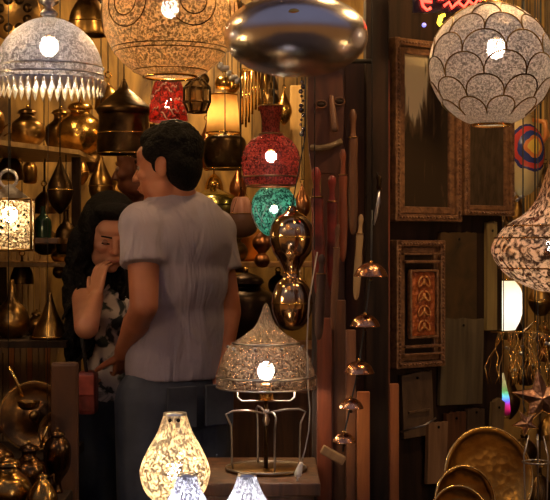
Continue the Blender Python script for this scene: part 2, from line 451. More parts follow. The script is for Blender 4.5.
# G: green glass lantern under it
t = thing('green_glass_lantern', W(274,212,YR+.14), 'small teal green mosaic glass lantern directly under the red one', 'lantern')
sG = M_(YR+.1)
GRN = pierced('teal_mosaic_glass', (.05,.3,.22), (.01,.07,.06), (.4,1,.8), .2, .5, 220, .2, .2, pscale=110)
MB().lathe(smooth_prof([(0,-24*sG),(9*sG,-23*sG),(17*sG,-14*sG),(22*sG,0),(22*sG,12*sG),(16*sG,22*sG),(9*sG,25*sG)]), seg=40).build('shade', GRN, t, solid=.0015)
mb = MB()
for k in range(10):
    a0 = 2*PI*k/10
    for sg in (-1,1):
        pts = []
        for q in range(9):
            zz = -20+q*5; rad = [12,17.5,20.5,22.2,22.9,22.7,20.8,16.5,11][q]
            a = a0+sg*q*.13
            pts.append((rad*sG*math.cos(a), rad*sG*math.sin(a), zz*sG))
        mb.tube(pts, .0011, 5)
mb.build('wire_net', SILVER, t)
bulb_in(t, 3*sG, .011, emit('lamp_glow_white', (.9,1,.95), 26))
mb = MB(); mb.tube([(0,0,.05),(0,.03,.1),(0,.09,.16),(0,.09,2.7-t.location.z)], .0025, 6); mb.build('cord', BLACKP, t)

# J: double gourd copper lantern
YJ = 3.42; sJ = M_(YJ)
t = thing('gourd_lantern', W(292,240,YJ), 'polished gold hanging lantern of two stacked bulbs, beside the carved post', 'lantern')
GJ = metal('polished_gold', (.8,.55,.3), (.45,.27,.12), .15, 10, .1)
MB().lathe(smooth_prof([(0,34*sJ),(4*sJ,33*sJ),(7*sJ,28*sJ),(15*sJ,23*sJ),(21*sJ,13*sJ),(22.5*sJ,1*sJ),(19*sJ,-12*sJ),(13*sJ,-21*sJ),(8.5*sJ,-30*sJ),(9*sJ,-37*sJ),(16*sJ,-45*sJ),(20*sJ,-57*sJ),(20*sJ,-70*sJ),(15*sJ,-83*sJ),(8*sJ,-89*sJ),(0,-91*sJ)]), seg=48).build('body', GJ, t)
mb = MB()
for zz, rr in ((-33,9),(3,22.9),(-63,20.7)):
    mb.tube([(rr*sJ*math.cos(a), rr*sJ*math.sin(a), zz*sJ) for a in [k*2*PI/40 for k in range(40)]], .002, 6, closed=True)
mb.build('ring', BRASS, t)
MB().tube([(0,0,33*sJ),(.012,0,60*sJ),(.034,0,105*sJ),(.034,0,2.7-t.location.z)], .0016, 6).build('cord', BLACKP, t)

# K: tarnished dome table lamp on wire stand
YK = 3.2; sK = M_(YK)
ZC = Z(470, YK)
t = thing('table_lamp', W(266,470,YK), 'table lamp with a spiked engraved silver dome shade on an open wire stand, centre', 'lamp')
def kz(py): return (470-py)*sK
SH_K = pierced('engraved_tarnished_silver', (.66,.54,.46), (.26,.17,.11), (.9,.6,.38), .2, .12, 300, .25, .92, 'swirl', pscale=150)
MB().lathe(smooth_prof([(49*sK,kz(387)),(50*sK,kz(381)),(48*sK,kz(370)),(42*sK,kz(354)),(32*sK,kz(342)),(20*sK,kz(334)),(11*sK,kz(326)),(6*sK,kz(316)),(2.5*sK,kz(306)),(0,kz(303))]), seg=64).build('shade', SH_K, t, solid=.0012)
mb = MB()
for pz, rr in ((387,49.6),(376,49.8),(343,33.5)):
    mb.tube([(rr*sK*math.cos(a), rr*sK*math.sin(a), kz(pz)) for a in [k*2*PI/56 for k in range(56)]], .0018, 6, closed=True)
mb.build('shade_rim', SILVER, t)
mb = MB()
for k in range(9):
    a = 2*PI*k/9+.25
    mb.ball((38.3*sK*math.cos(a), 38.3*sK*math.sin(a), kz(347)), .0042, seg=10)
mb.build('stud', SILVER, t)
MB().lathe([(0,kz(400)),(8*sK,kz(400)),(8*sK,kz(386)),(6*sK,kz(383)),(0,kz(383))], seg=20).build('socket', GOLDLIT, t)
MB().ball((0,-.0,kz(371)), (.02,.02,.023)).build('bulb', BULB, t)
MB().tube([(-29*sK,0,kz(388)),(-29*sK,0,kz(397)),(-24*sK,0,kz(401)),(24*sK,0,kz(401)),(29*sK,0,kz(397)),(29*sK,0,kz(388))], .0024, 8).build('bracket', STEELW, t)
MB().tube([(0,0,kz(400)),(0,0,kz(470))], .005, 10).build('stem', DARKBR, t)
MB().lathe([(0,kz(408)),(.008,kz(410)),(.005,kz(414)),(.009,kz(420)),(.0045,kz(426)),(0,kz(428))], seg=16).build('knob', SILVER, t)
for a in (0, PI/2, PI, 3*PI/2):
    ca, sa = math.cos(a+.25), math.sin(a+.25)
    MB().tube([(r*sK*ca, r*sK*sa, kz(z)) for r, z in ((2,413),(20,410),(34,410),(41,413),(36,424),(35,440),(35,462),(34,468))], .0026, 8).build('wire_leg', STEELW, t)
MB().lathe([(0,0),(40*sK,0),(41*sK,.004),(39*sK,.006),(0,.005)], seg=48).build('base', OLDBRASS, t)
MB().tube([(40*sK*math.cos(a), 40*sK*math.sin(a), .006) for a in [k*2*PI/48 for k in range(48)]], .003, 6, closed=True).build('base_ring', STEELW, t)

# counter the table lamp stands on: wooden cabinet
def cabinet(name, x0, x1, y0, y1, ztop, mat, label, cat, top=None):
    t = thing(name, ((x0+x1)/2, (y0+y1)/2, 0), label, cat)
    w_, d = x1-x0, y1-y0
    MB().box((0,0,(ztop-.03)/2), (w_-.03, d-.03, ztop-.03), bev=.004).build('body', mat, t)
    MB().box((0,0,ztop-.015), (w_, d, .03), bev=.004).build('top', top or mat, t)
    n = max(1, round(w_/.35))
    for i in range(n):
        dx = -w_/2+w_*(i+.5)/n
        dr = MB().box((dx,-d/2+.009,ztop*.48), (w_/n-.05, .02, ztop*.78), bev=.004).build('door', mat, t)
        MB().ball((dx+w_/n*.35,-d/2-.012,ztop*.55), .012, seg=10).build('knob', BRASS, dr)
    return t
cabinet('wooden_cabinet', W(203,0,3.2).x, W(318,0,3.2).x, 3.02, 3.40, ZC-.0005, MWOOD, 'brown wooden cabinet under the wire-stand table lamp', 'cabinet')
cabinet('display_counter', -1.45, .42, 2.25, 2.80, .76, DWOOD, 'low dark wooden display counter at the front under the white lamps', 'counter')

# L M N glowing white lamps on the counter
SH_L = pierced('white_pierced_shell', (.85,.78,.68), (.6,.46,.3), (1,.86,.62), .14, .85, 200, .4, .1, 'swirl', .25)
def tear_lamp(px, ptop, Y, k, label, body, top_h=0, strength=60, bcol=(1,.9,.75)):
    sc = M_(Y)*k
    base = .76+.001
    H = Z(ptop, Y)-base
    t = thing('teardrop_lamp', (W(px,0,Y).x, Y, base), label, 'lamp', 'glowing white teardrop lamps on the front counter')
    zt = H
    P = [(11,0),(13,-6),(18,-20),(27,-36),(34,-52),(35,-62),(30,-78),(20,-88),(12,-93)]
    MB().lathe(smooth_prof([(r*sc, zt+z*sc) for r, z in P][::-1]), seg=48).build('shade', body, t, solid=.0015)
    MB().lathe([(0,zt+.001),(11.5*sc,zt+.001),(12*sc,zt-.004)], seg=24).build('cap', SILVER, t)
    zb = zt-93*sc
    MB().lathe(smooth_prof([(0,0),(26*sc,0),(24*sc,.006),(8*sc,.02),(6*sc,zb*.5),(9*sc,zb-.01),(13*sc,zb+.004),(0,zb+.006)]), seg=28).build('base', BRASS, t)
    MB().ball((0,0,zt-58*sc), .02).build('bulb', emit('lamp_bulb', bcol, strength), t)
    return t
t = tear_lamp(175, 413, 2.72, 1.0, 'largest glowing white teardrop lamp on the counter, in front of the grey-shirted person', SH_L, strength=75)
mb = MB()
for dx in (-4,4): mb.ball((dx*M_(2.72), -11.5*M_(2.72), t.children[0].dimensions.z*0+Z(419,2.72)-.761), .0045, seg=8)
mb.build('vent_hole', IRON, t)
SH_M = pierced('frosted_white_shell', (.8,.8,.86), (.5,.5,.6), (.95,.95,1), .2, .8, 120, .4, .1, 'swirl', .25)
tear_lamp(187, 474, 2.45, .8, 'small glowing white lamp top in front of the largest one, bottom left of centre', SH_M, strength=70, bcol=(.95,.95,1))
tear_lamp(247, 474, 2.45, .8, 'small glowing white lamp top below the wire stand, bottom centre', SH_M, strength=70, bcol=(1,.97,.92))

# white cord with plug
CABLEM = plain('off_white_cable', (.5,.44,.38), (.4,.34,.28), .6)
t = thing('hanging_cable', W(309,388,3.05), 'thin white cable hanging with an inline connector beside the wire stand', 'cable')
def loc3(px, py): return W(px,py,3.05)-W(309,388,3.05)
MB().tube([loc3(312,252)+Vector((.012,0,0)), loc3(309,300), loc3(307,340), loc3(308,388), loc3(310,410), loc3(309,430), loc3(305,450), loc3(301,464)], .0016, 6).build('wire', CABLEM, t)
MB().capsule(loc3(301,464), loc3(298,474), .005, .009, 12).build('connector', WHITE, t)
MB().capsule(loc3(297,482), loc3(297,488), .004, .005, 12).build('plug_tip', STEELW, t)
MB().tube([loc3(298,474), loc3(297,483)], .002, 6).build('wire', WHITE, t)
MB().tube([loc3(309,250)+Vector((.012,0,0)), (.02,.15,2.69-t.location.z)], .0012, 6).build('cord', BLACKP, t)

# ------------------------------------------------------------------ generic hung item
def hang(t, z0, zt=2.7, r=.002, x=0, y=0):
    return MB().tube([(x,y,z0),(x,y,zt-t.location.z)], r, 6).build('cord', BLACKP, t)

# ================================================================== picture frames on the partition
def frame(name, pxa, pxb, pya, pyb, bw, label, cat, fmat, imat, beads=True, off=0.0, innerrings=1):
    c = ppos((pxa+pxb)/2, (pya+pyb)/2, .002)
    wd = abs(pt(pxb)-pt(pxa)); h = (pyb-pya)*M_(c.y)
    t = thing(name, c, label, cat, rot=(0,0,PY))
    MB().box((0,-.008,0), (wd-bw, .012, h-bw)).build('panel', imat, t)
    mb = MB()
    for k in range(innerrings+1):
        q = k*bw*.55; th = bw*.55; d = .03-.008*k
        for sg in (-1,1):
            mb.box((0,-d/2,sg*(h/2-q-th/2)), (wd-2*q, d, th*.9), bev=.003)
            mb.box((sg*(wd/2-q-th/2),-d/2,0), (th*.9, d, h-2*q), bev=.003)
    mb.build('moulding', fmat, t)
    if beads:
        mb = MB(); st = .0095
        n = int((h-bw)/st)
        for i in range(n):
            for sg in (-1,1): mb.ball((sg*(wd/2-bw*.30),-.031,-h/2+bw*.5+i*(h-bw)/max(1,n-1)), (.0036,.003,.0042), seg=6)
        n = int((wd-bw)/st)
        for i in range(n):
            for sg in (-1,1): mb.ball((-wd/2+bw*.5+i*(wd-bw)/max(1,n-1),-.031,sg*(h/2-bw*.30)), (.0042,.003,.0036), seg=6)
        mb.build('carved_beading', fmat, t)['kind'] = 'stuff'
    return t, wd, h
FRM = wood('carved_frame_wood', (.3,.15,.07), (.1,.045,.022), .32, (60,60,60), .6)
# framed panel: pale blotch over a dark brown ground
def blotch_panel_mat():
    m, n, l, p = nm('pale_blotch_panel')
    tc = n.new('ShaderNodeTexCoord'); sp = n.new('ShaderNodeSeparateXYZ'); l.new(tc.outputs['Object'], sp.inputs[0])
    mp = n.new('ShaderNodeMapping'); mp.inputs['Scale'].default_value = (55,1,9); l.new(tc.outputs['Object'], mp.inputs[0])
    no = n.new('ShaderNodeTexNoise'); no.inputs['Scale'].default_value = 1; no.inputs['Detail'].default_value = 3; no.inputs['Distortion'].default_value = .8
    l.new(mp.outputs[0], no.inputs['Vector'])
    # pale blotch: high up and slightly left, with streaks dripping down
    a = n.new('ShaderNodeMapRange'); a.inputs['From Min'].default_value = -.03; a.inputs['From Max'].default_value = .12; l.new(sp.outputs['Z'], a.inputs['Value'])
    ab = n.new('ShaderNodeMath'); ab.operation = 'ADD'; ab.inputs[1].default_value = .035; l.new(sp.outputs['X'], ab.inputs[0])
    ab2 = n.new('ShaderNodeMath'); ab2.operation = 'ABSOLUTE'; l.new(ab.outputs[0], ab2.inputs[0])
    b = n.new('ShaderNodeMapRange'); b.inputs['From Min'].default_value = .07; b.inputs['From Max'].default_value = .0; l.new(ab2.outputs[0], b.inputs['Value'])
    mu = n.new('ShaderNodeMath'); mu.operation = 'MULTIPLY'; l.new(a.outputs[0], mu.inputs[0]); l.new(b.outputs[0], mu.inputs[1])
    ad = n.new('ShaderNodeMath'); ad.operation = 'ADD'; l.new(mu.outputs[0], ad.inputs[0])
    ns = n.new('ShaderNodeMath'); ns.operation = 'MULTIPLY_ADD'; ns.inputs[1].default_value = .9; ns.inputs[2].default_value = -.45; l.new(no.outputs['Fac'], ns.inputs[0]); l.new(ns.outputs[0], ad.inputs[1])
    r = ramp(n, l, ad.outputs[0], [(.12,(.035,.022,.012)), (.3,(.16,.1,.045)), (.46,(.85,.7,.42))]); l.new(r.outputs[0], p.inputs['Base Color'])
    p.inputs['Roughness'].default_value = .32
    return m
frame('framed_blotch_panel', 388, 455, 42, 222, .036, 'tall carved wooden frame holding a dark panel with a pale streaked blotch', 'picture frame', FRM, blotch_panel_mat(), innerrings=1)
frame('framed_picture', 457, 507, 96, 216, .026, 'dark carved wooden frame with a brown panel, hung below the scale-pattern globe', 'picture frame', FRM, wood('dark_brown_panel', (.09,.06,.035), (.03,.018,.01), .3, (60,1,18)))
CARV = metal('carved_orange_panel', (.55,.15,.04), (.25,.06,.02), .35, 60, .9, .3, 90)
t, wd, h = frame('carved_plaque', 389, 438, 240, 367, .032, 'small ornate carved frame around an orange figured panel', 'carved plaque', FRM, DWOOD, innerrings=1)
MB().box((.006,-.02,.0), (wd*.48,.02,h*.5), bev=.004).build('orange_panel', CARV, t)
mb = MB()
for k in range(4):
    zc = -h*.17+k*h*.115
    for sg in (-1,1):
        pts = [(.006+sg*(.004+.016*math.sin(u)), -.033, zc+.013*math.cos(u*1.4)) for u in [q*.45 for q in range(8)]]
        mb.tube(pts, .0024, 6)
    mb.ball((.006,-.033,zc), (.0055,.004,.009), seg=8)
mb.build('relief_figure', metal('relief_gold', (.85,.45,.15), (.5,.2,.06), .35, 30, 0, .5), t)
mb = MB()
for sg in (-1,1):
    mb.box((.006,-.03,sg*h*.26), (wd*.56,.012,.006), bev=.002); mb.box((.006+sg*wd*.27,-.03,0), (.006,.012,h*.53), bev=.002)
    mb.box((.0,-.033,sg*h*.33), (wd*.72,.012,.008), bev=.003); mb.box((.0,-.033,sg*h*.39), (wd*.8,.012,.005), bev=.002)
mb.build('inner_moulding', FRM, t)

def plank(name, pxa, pxb, pya, pyb, mat, label, off, tilt=0, d=.012, arch=0, notch=False):
    c = ppos((pxa+pxb)/2, (pya+pyb)/2, off)
    wd = abs(pt(pxb)-pt(pxa)); h = (pyb-pya)*M_(c.y)
    o = thing(name, c, label, 'wooden board', rot=(0,tilt,PY))
    pts = [(-wd/2,-h/2),(wd/2,-h/2),(wd/2,h/2-.004)]
    nn = 8
    for k in range(nn+1):
        u = k/nn; x = wd/2-wd*u
        pts.append((x, h/2+arch*math.sin(PI*u)+random.uniform(-.003,.003)))
    MB().prism(pts, -d/2, d/2).build('board', mat, o)
    MB().ball((0,-d/2-.002,h*.42), (.004,.003,.004), seg=8).build('nail', IRON, o)
    if notch:
        MB().box((0,-d/2-.003,-h*.1), (wd*.7,.006,.006), bev=.001).build('batten', mat, o)
    return o
plank('carved_board', 437, 473, 232, 322, wood('dark_mottled_wood', (.1,.055,.02), (.035,.024,.012), .4, (14,14,14)), 'dark mottled square board right of the carved plaque', .009)
plank('olive_board', 437, 479, 318, 404, OLWOOD, 'large olive-brown board hanging below the dark mottled board', .011, .03)
plank('narrow_board', 483, 493, 222, 330, wood('yellow_painted_board', (.34,.25,.09), (.17,.11,.045), .5), 'narrow yellowish board hung near the right end of the partition', .01)
plank('small_board', 399, 429, 372, 436, wood('scratched_wood', (.15,.09,.045), (.055,.03,.018), .5, (20,20,9)), 'brown scratched board under the ornate carved plaque', .01, -.05, notch=True)
plank('small_board', 421, 440, 421, 482, wood('light_brown_board', (.34,.19,.09), (.15,.07,.03), .5), 'light brown narrow board below the scratched board', .022, .03)
plank('small_board', 442, 461, 412, 478, MWOOD, 'reddish-brown board between the light brown board and the brass trays', .014, -.02)
plank('small_board', 463, 480, 408, 452, wood('dull_brown_board', (.13,.08,.04), (.06,.035,.02), .5), 'short dull brown board right below the olive board', .011, .02)
plank('small_board', 487, 499, 402, 462, wood('khaki_board', (.26,.18,.075), (.12,.07,.035), .5), 'khaki board with a slanted top beside the rainbow cone', .011, .08, arch=.01)
# stick leaning across
o = MB().tube([W(401,432,3.42), W(425,425,3.42), W(436,418,3.43)], .0028, 6).build('bent_wire', STEELW)
tag(o, 'thin bent metal wire lying across the boards below the carved plaque', 'wire')

# brass trays bottom right: propped in a rack on a low chest
YT = 3.0
cabinet('tray_chest', W(420,0,YT).x, W(548,0,YT).x, 2.87, 3.3, Z(541,YT), DWOOD, 'dark chest carrying the leaning brass trays', 'chest')
def tray(px, py, Y, rpx, tiltx, roty, label, lit):
    r = rpx*M_(Y); zt = Z(541,YT)+.001
    t = thing('brass_tray', (W(px,0,Y).x, Y, zt), label, 'tray', 'round brass trays leaning at bottom right')
    n = 56; mb = MB()
    prof = [(0,0),(r*.5,.001),(r*.86,.002),(r*.9,.006),(r*.97,.012),(r,.010)]
    rf = (lambda a, z: 1+.02*math.cos(8*a)) if lit == 2 else None
    mb.lathe(prof, (0,0,0), 56, rfun=rf)
    T = Euler((PI/2-tiltx, 0, roty))
    off = Vector((0,0,r*math.cos(tiltx)+.002))
    b = mb.build('plate', metal('tray_brass', (.5,.26,.055), (.24,.11,.025), .3, 8, .25, 1, 60), t, off, T, solid=.0015)
    MB().tube([(r*1.0*math.cos(a), r*1.0*math.sin(a), .011) for a in [k*2*PI/n for k in range(n)]], .003, 6, closed=True).build('rolled_rim', GOLDLIT, t, off, T)
    return t
tray(487, 0, 3.16, 49, .2, .35, 'largest brass tray, at the back of the leaning trays', 1)
tray(463, 0, 3.04, 35, .22, .45, 'scalloped brass tray in the middle of the leaning trays', 2)
tray(458, 0, 2.96, 29, .3, .2, 'frontmost brass tray catching a golden glint, at the bottom edge', 1)

# ================================================================== right-hand bay
# painted vessel
YV = 3.95; sV = M_(YV)
def painted_mat():
    m, n, l, p = nm('painted_clay')
    tc = n.new('ShaderNodeTexCoord')
    mp = n.new('ShaderNodeMapping'); l.new(tc.outputs['Object'], mp.inputs[0]); mp.inputs['Location'].default_value = (0,0,0)
    vs = n.new('ShaderNodeVectorMath'); vs.operation = 'DISTANCE'; vs.inputs[1].default_value = (8*sV,-17*sV,10*sV); l.new(tc.outputs['Object'], vs.inputs[0])
    r = n.new('ShaderNodeValToRGB'); r.color_ramp.interpolation = 'CONSTANT'; e = r.color_ramp.elements
    e[0].position = 0; e[0].color = (.03,.03,.06,1); e[1].position = .06; e[1].color = (.85,.6,.1,1)
    for q, c in ((.19,(.75,.25,.06)),(.27,(.04,.06,.25)),(.40,(.6,.07,.06)),(.52,(.05,.05,.2)),(.60,(.62,.48,.24))):
        x = e.new(q); x.color = c4(c)
    no = n.new('ShaderNodeTexNoise'); no.inputs['Scale'].default_value = 30; l.new(tc.outputs['Object'], no.inputs['Vector'])
    mu = n.new('ShaderNodeMath'); mu.operation = 'MULTIPLY_ADD'; mu.inputs[1].default_value = 8.5; l.new(vs.outputs['Value'], mu.inputs[0])
    n2 = n.new('ShaderNodeMath'); n2.operation = 'MULTIPLY_ADD'; n2.inputs[1].default_value = .14; n2.inputs[2].default_value = -.07; l.new(no.outputs['Fac'], n2.inputs[0]); l.new(n2.outputs[0], mu.inputs[2])
    l.new(mu.outputs[0], r.inputs[0]); l.new(r.outputs[0], p.inputs['Base Color']); p.inputs['Roughness'].default_value = .25
    return m
t = thing('painted_vase', W(522,158,YV), 'cream painted vessel with red, blue and yellow rings, hung right of the dark frame', 'vase')
MB().lathe(smooth_prof([(0,-37*sV),(8*sV,-35*sV),(15*sV,-26*sV),(20*sV,-8*sV),(21*sV,10*sV),(17*sV,24*sV),(10*sV,33*sV),(9*sV,40*sV),(11*sV,43*sV)]), seg=40).build('body', painted_mat(), t, solid=.003)
MB().tube([(18*sV,0,12*sV),(24*sV,-.01,22*sV),(22*sV,-.01,36*sV),(10*sV,0,38*sV)], [.006,.009,.009,.006], 8).build('handle', plain('orange_glaze', (.75,.3,.07), (.5,.16,.04), .3), t)
hang(t, 40*sV)
t = thing('silver_trinket', W(510,197,3.78), 'small crumpled silver trinket hanging under the painted vessel', 'trinket')
mb = MB()
for k in range(7): mb.ball(((k-3)*.011, 0, .008*math.sin(k*2.1)), (.009,.005,.006), Euler((k,.5*k,0)), 8)
mb.build('body', SILVER, t)
hang(t, .0, y=-.06)
MB().tube([(0,0,0),(0,-.06,.01)], .0015, 5).build('hook', STEELW, t)
# white half-dome shade, lit
YW = 3.9; sW = M_(YW)
t = thing('white_lamp_shade', W(501,304,YW), 'bright white rounded lamp shade showing half behind the end of the partition', 'lamp')
mW = plain('white_parchment', (.95,.93,.88), (.9,.87,.8), .6)
n_ = mW.node_tree.nodes; l_ = mW.node_tree.links
tl = n_.new('ShaderNodeBsdfTranslucent'); tl.inputs[0].default_value = (1,.97,.9,1); ms = n_.new('ShaderNodeMixShader'); ms.inputs[0].default_value = .7
l_.new(n_['Principled BSDF'].outputs[0], ms.inputs[1]); l_.new(tl.outputs[0], ms.inputs[2]); l_.new(ms.outputs[0], n_['Material Output'].inputs[0])
MB().lathe(smooth_prof([(14*sW,-26*sW),(19*sW,-16*sW),(22*sW,-2*sW),(20*sW,14*sW),(13*sW,24*sW)]), seg=36).build('shade', mW, t, solid=.0015)
bulb_in(t, 0, .022, emit('white_lamp_bulb', (1,.95,.85), 60))
MB().tube([(13*sW*math.cos(a), 13*sW*math.sin(a), 24*sW) for a in [k*PI/16 for k in range(32)]], .0025, 6, closed=True).build('top_ring', BRASS, t)
hang(t, .03)
# wide brass dish lamps and cone below it
YC = 3.6; sC = M_(YC)
t = thing('cone_lamp', W(535,330,YC), 'small shallow brass cone shade at right, beside the white shade', 'lamp shade')
MB().lathe([(14*sC,-3*sC),(13*sC,-2*sC),(5*sC,5*sC),(2*sC,8*sC),(0,9*sC)], seg=36).build('shade', GOLDLIT, t, solid=.0015)
hang(t, 8*sC)
# tangle of chains and brass drops
t = thing('chain_bundle', W(523,352,3.45), 'tangled bundle of fine brass chains hanging above the copper star', 'chains')
mb = MB(); rnd = random.Random(3)
for k in range(34):
    x0 = rnd.uniform(-.06,.09); p = Vector((x0, rnd.uniform(-.03,.03), .05))
    pts = [p.copy()]
    dx = rnd.uniform(-.004,.004)
    for q in range(6):
        p = p+Vector((dx+rnd.uniform(-.012,.012), rnd.uniform(-.01,.01), -.022)); pts.append(p.copy())
    mb.tube(pts, .0014, 5)
mb.build('chains', GOLDLIT, t)['kind'] = 'stuff'
mb = MB()
for k in range(16): mb.ball((rnd.uniform(-.04,.09), rnd.uniform(-.03,.03), rnd.uniform(-.05,.04)), rnd.uniform(.003,.006), seg=8)
mb.build('drops', SILVER, t)['kind'] = 'stuff'
MB().tube([(-.08,0,.05),(.1,0,.05)], .003, 6).build('bar', BRASS, t)
hang(t, .05)

# copper star lantern
def star_lantern(px, py, Y, r, label, mat, spin=0):
    t = thing('star_lantern', W(px,py,Y), label, 'star lantern', 'five-pointed metal stars at right')
    mb = MB(); vs = []
    for k in range(10):
        a = PI/2+spin+k*PI/5; rr = r if k % 2 == 0 else r*.42
        vs.append((rr*math.cos(a), rr*math.sin(a)))
    b = mb.bm; V = [b.verts.new((x,0,z)) for x, z in vs]; f = b.verts.new((0,-r*.3,0)); g = b.verts.new((0,r*.3,0))
    for k in range(10):
        b.faces.new([V[k], V[(k+1)%10], f]); b.faces.new([V[(k+1)%10], V[k], g])
    mb.build('body', mat, t)
    m2 = MB(); m2.tube([(x,0,z) for x, z in vs], .0018, 5, closed=True); m2.build('edge_wire', BRASS, t)
    MB().tube([(.0,0,r*.8),(0,.04,r*1.3),(0,.04,2.68-t.location.z)], .0015, 5).build('cord', BLACKP, t)
    return t
STARM = metal('star_copper', (.55,.33,.22), (.25,.12,.08), .35, 30, .5, .9, 120)
star_lantern(541, 398, 3.35, .075, 'larger copper star lantern at the right edge under the chains', STARM, .12)
star_lantern(526, 423, 3.3, .034, 'small copper star hanging below and left of the larger star', STARM, .5)
# rainbow cone
t = thing('striped_glass_cone', W(502,415,3.78), 'glowing cone striped yellow, green, blue and magenta beside the copper star', 'glass ornament')
def rainbow():
    m, n, l, p = nm('rainbow_glass')
    tc = n.new('ShaderNodeTexCoord'); sp = n.new('ShaderNodeSeparateXYZ'); l.new(tc.outputs['Object'], sp.inputs[0])
    mr = n.new('ShaderNodeMapRange'); mr.inputs['From Min'].default_value = 0; mr.inputs['From Max'].default_value = .118; l.new(sp.outputs['Z'], mr.inputs['Value'])
    r = ramp(n, l, mr.outputs[0], [(0,(.3,.05,.25)),(.14,(.8,.12,.35)),(.24,(.7,.15,.45)),(.34,(.25,.25,.75)),(.45,(.3,.65,.7)),(.58,(.5,.8,.45)),(.7,(.85,.85,.6)),(1,(1,.97,.85))])
    tl = n.new('ShaderNodeBsdfTranslucent'); l.new(r.outputs[0], tl.inputs[0]); l.new(r.outputs[0], p.inputs['Base Color'])
    ms = n.new('ShaderNodeMixShader'); ms.inputs[0].default_value = .75; l.new(p.outputs[0], ms.inputs[1]); l.new(tl.outputs[0], ms.inputs[2]); l.new(ms.outputs[0], n['Material Output'].inputs[0])
    return m
MB().lathe([(.019,0),(.021,.012),(.017,.05),(.008,.09),(.002,.117),(0,.118)], (.003,0,0), 28).build('cone', rainbow(), t, solid=.001)
MB().ball((.003,0,.04), .006, seg=12).build('bulb', emit('cone_bulb', (1,.97,.9), 45), t)
MB().lathe([(0,-.008),(.018,-.008),(.02,0),(0,.0)], (.003,0,0), 24).build('base', BRASS, t)
MB().tube([(.003,0,.116),(.003,-.005,.16),(.003,-.005,2.69-t.location.z)], .0015, 5).build('cord', BLACKP, t)
# wire stand lower right
t = thing('wire_stand', (W(538,0,3.1).x, 3.12, Z(541,YT)+.001), 'thin silver wire stand with a ring top at the lower right corner', 'stand')
def wz(py): return Z(py,3.12)-t.location.z
mb = MB(); mb.tube([(.032*math.cos(a),.032*math.sin(a),wz(462)) for a in [k*PI/16 for k in range(32)]], .002, 6, closed=True); mb.build('ring', STEELW, t)
for a in (PI*1.1, PI*1.75, PI*.4):
    x, y = .032*math.cos(a), .032*math.sin(a)
    MB().tube([(x*.6,y*.6,wz(435)),(x,y,wz(455)),(x*.9,y*.9,wz(500)),(x*1.4,y*1.4,.001)], .002, 6).build('wire_leg', STEELW, t)

# extra things in the dim bay behind
def small_lantern(px, py, Y, r, mat, label, lit=0, grp='lanterns hanging in the dim right-hand bay', prof=None):
    t = thing('small_lantern', W(px,py,Y), label, 'lantern', grp); q = r
    MB().lathe(smooth_prof([(a*q,b*q) for a,b in prof] if prof else [(0,-1.3*q),(.5*q,-1.1*q),(.95*q,-.4*q),(1*q,.1*q),(.7*q,.8*q),(.25*q,1.3*q),(.12*q,1.8*q),(0,2*q)]), seg=32).build('body', mat, t)
    MB().tube([(r*1.0*math.cos(a), r*1.0*math.sin(a), 0) for a in [k*PI/14 for k in range(28)]], r*.06, 5, closed=True).build('ring', BRASS, t)
    hang(t, 1.9*q); return t
small_lantern(547, 235, 4.15, .04, OLDBRASS, 'dim brass lantern behind the onion lantern')
small_lantern(505, 240, 4.62, .05, DARKBR, 'dark bronze lantern low behind the painted vessel')
small_lantern(541, 300, 4.3, .04, OLDBRASS, 'dim brass lantern right of the white shade')
small_lantern(420, 30, 4.9, .06, OLDBRASS, 'brass lantern far behind the red sign')

# red sign (lettering only partly in view, strokes of glowing tube)
YS = 3.25
t = thing('red_neon_sign', W(452,-6,YS), 'red glowing script sign cut off by the top edge, above the frames', 'sign')
sS = M_(YS)
MB().box((0,.02,4*sS), (78*sS,.012,44*sS), bev=.003).build('backing', plain('black_acrylic', (.012,.01,.02), (.008,.006,.012), .2), t)
RED = emit('red_neon', (1,.05,.03), 5)
strokes = [[(-29,-12),(-31,-4),(-27,2),(-22,4)],[(-29,-12),(-25,-16),(-21,-14)],[(-22,8),(-16,-2),(-12,6),(-9,-6)],[(-8,-12),(-3,-8),(0,-14),(4,-10),(8,-6),(2,2)],[(6,-8),(12,-13),(17,-7),(14,2)],[(16,-6),(22,-11),(26,-5),(31,-9),(33,-3)],[(-14,-5),(-4,-3),(8,-4),(20,-2),(32,2)],[(-30,-7),(-20,-8)]]
for st in strokes:
    MB().tube([(x*sS,0,z*sS) for x, z in st], .0036, 8).build('neon_tube', RED, t)
MB().tube([(-11*sS,0,-22*sS),(-13*sS,0,-29*sS),(-11*sS,0,-31*sS)], .0055, 8).build('yellow_tube', emit('yellow_neon', (1,.75,.05), 3), t)
MB().tube([(-11*sS,0,-22*sS),(-7*sS,0,-21*sS)], .004, 8).build('yellow_tube', emit('yellow_neon', (1,.75,.05), 3), t)
MB().ball((-28*sS,0,-31*sS), .0055, seg=10).build('blue_light', emit('blue_dot', (.25,.25,1), 1.6), t)
for dx in (-30*sS, 30*sS): MB().tube([(dx,.02,.06),(dx,.02,2.69-t.location.z)], .0015, 5).build('cord', BLACKP, t)

# ================================================================== post goods (between the two bays)
YP = 3.3; sP = M_(YP)
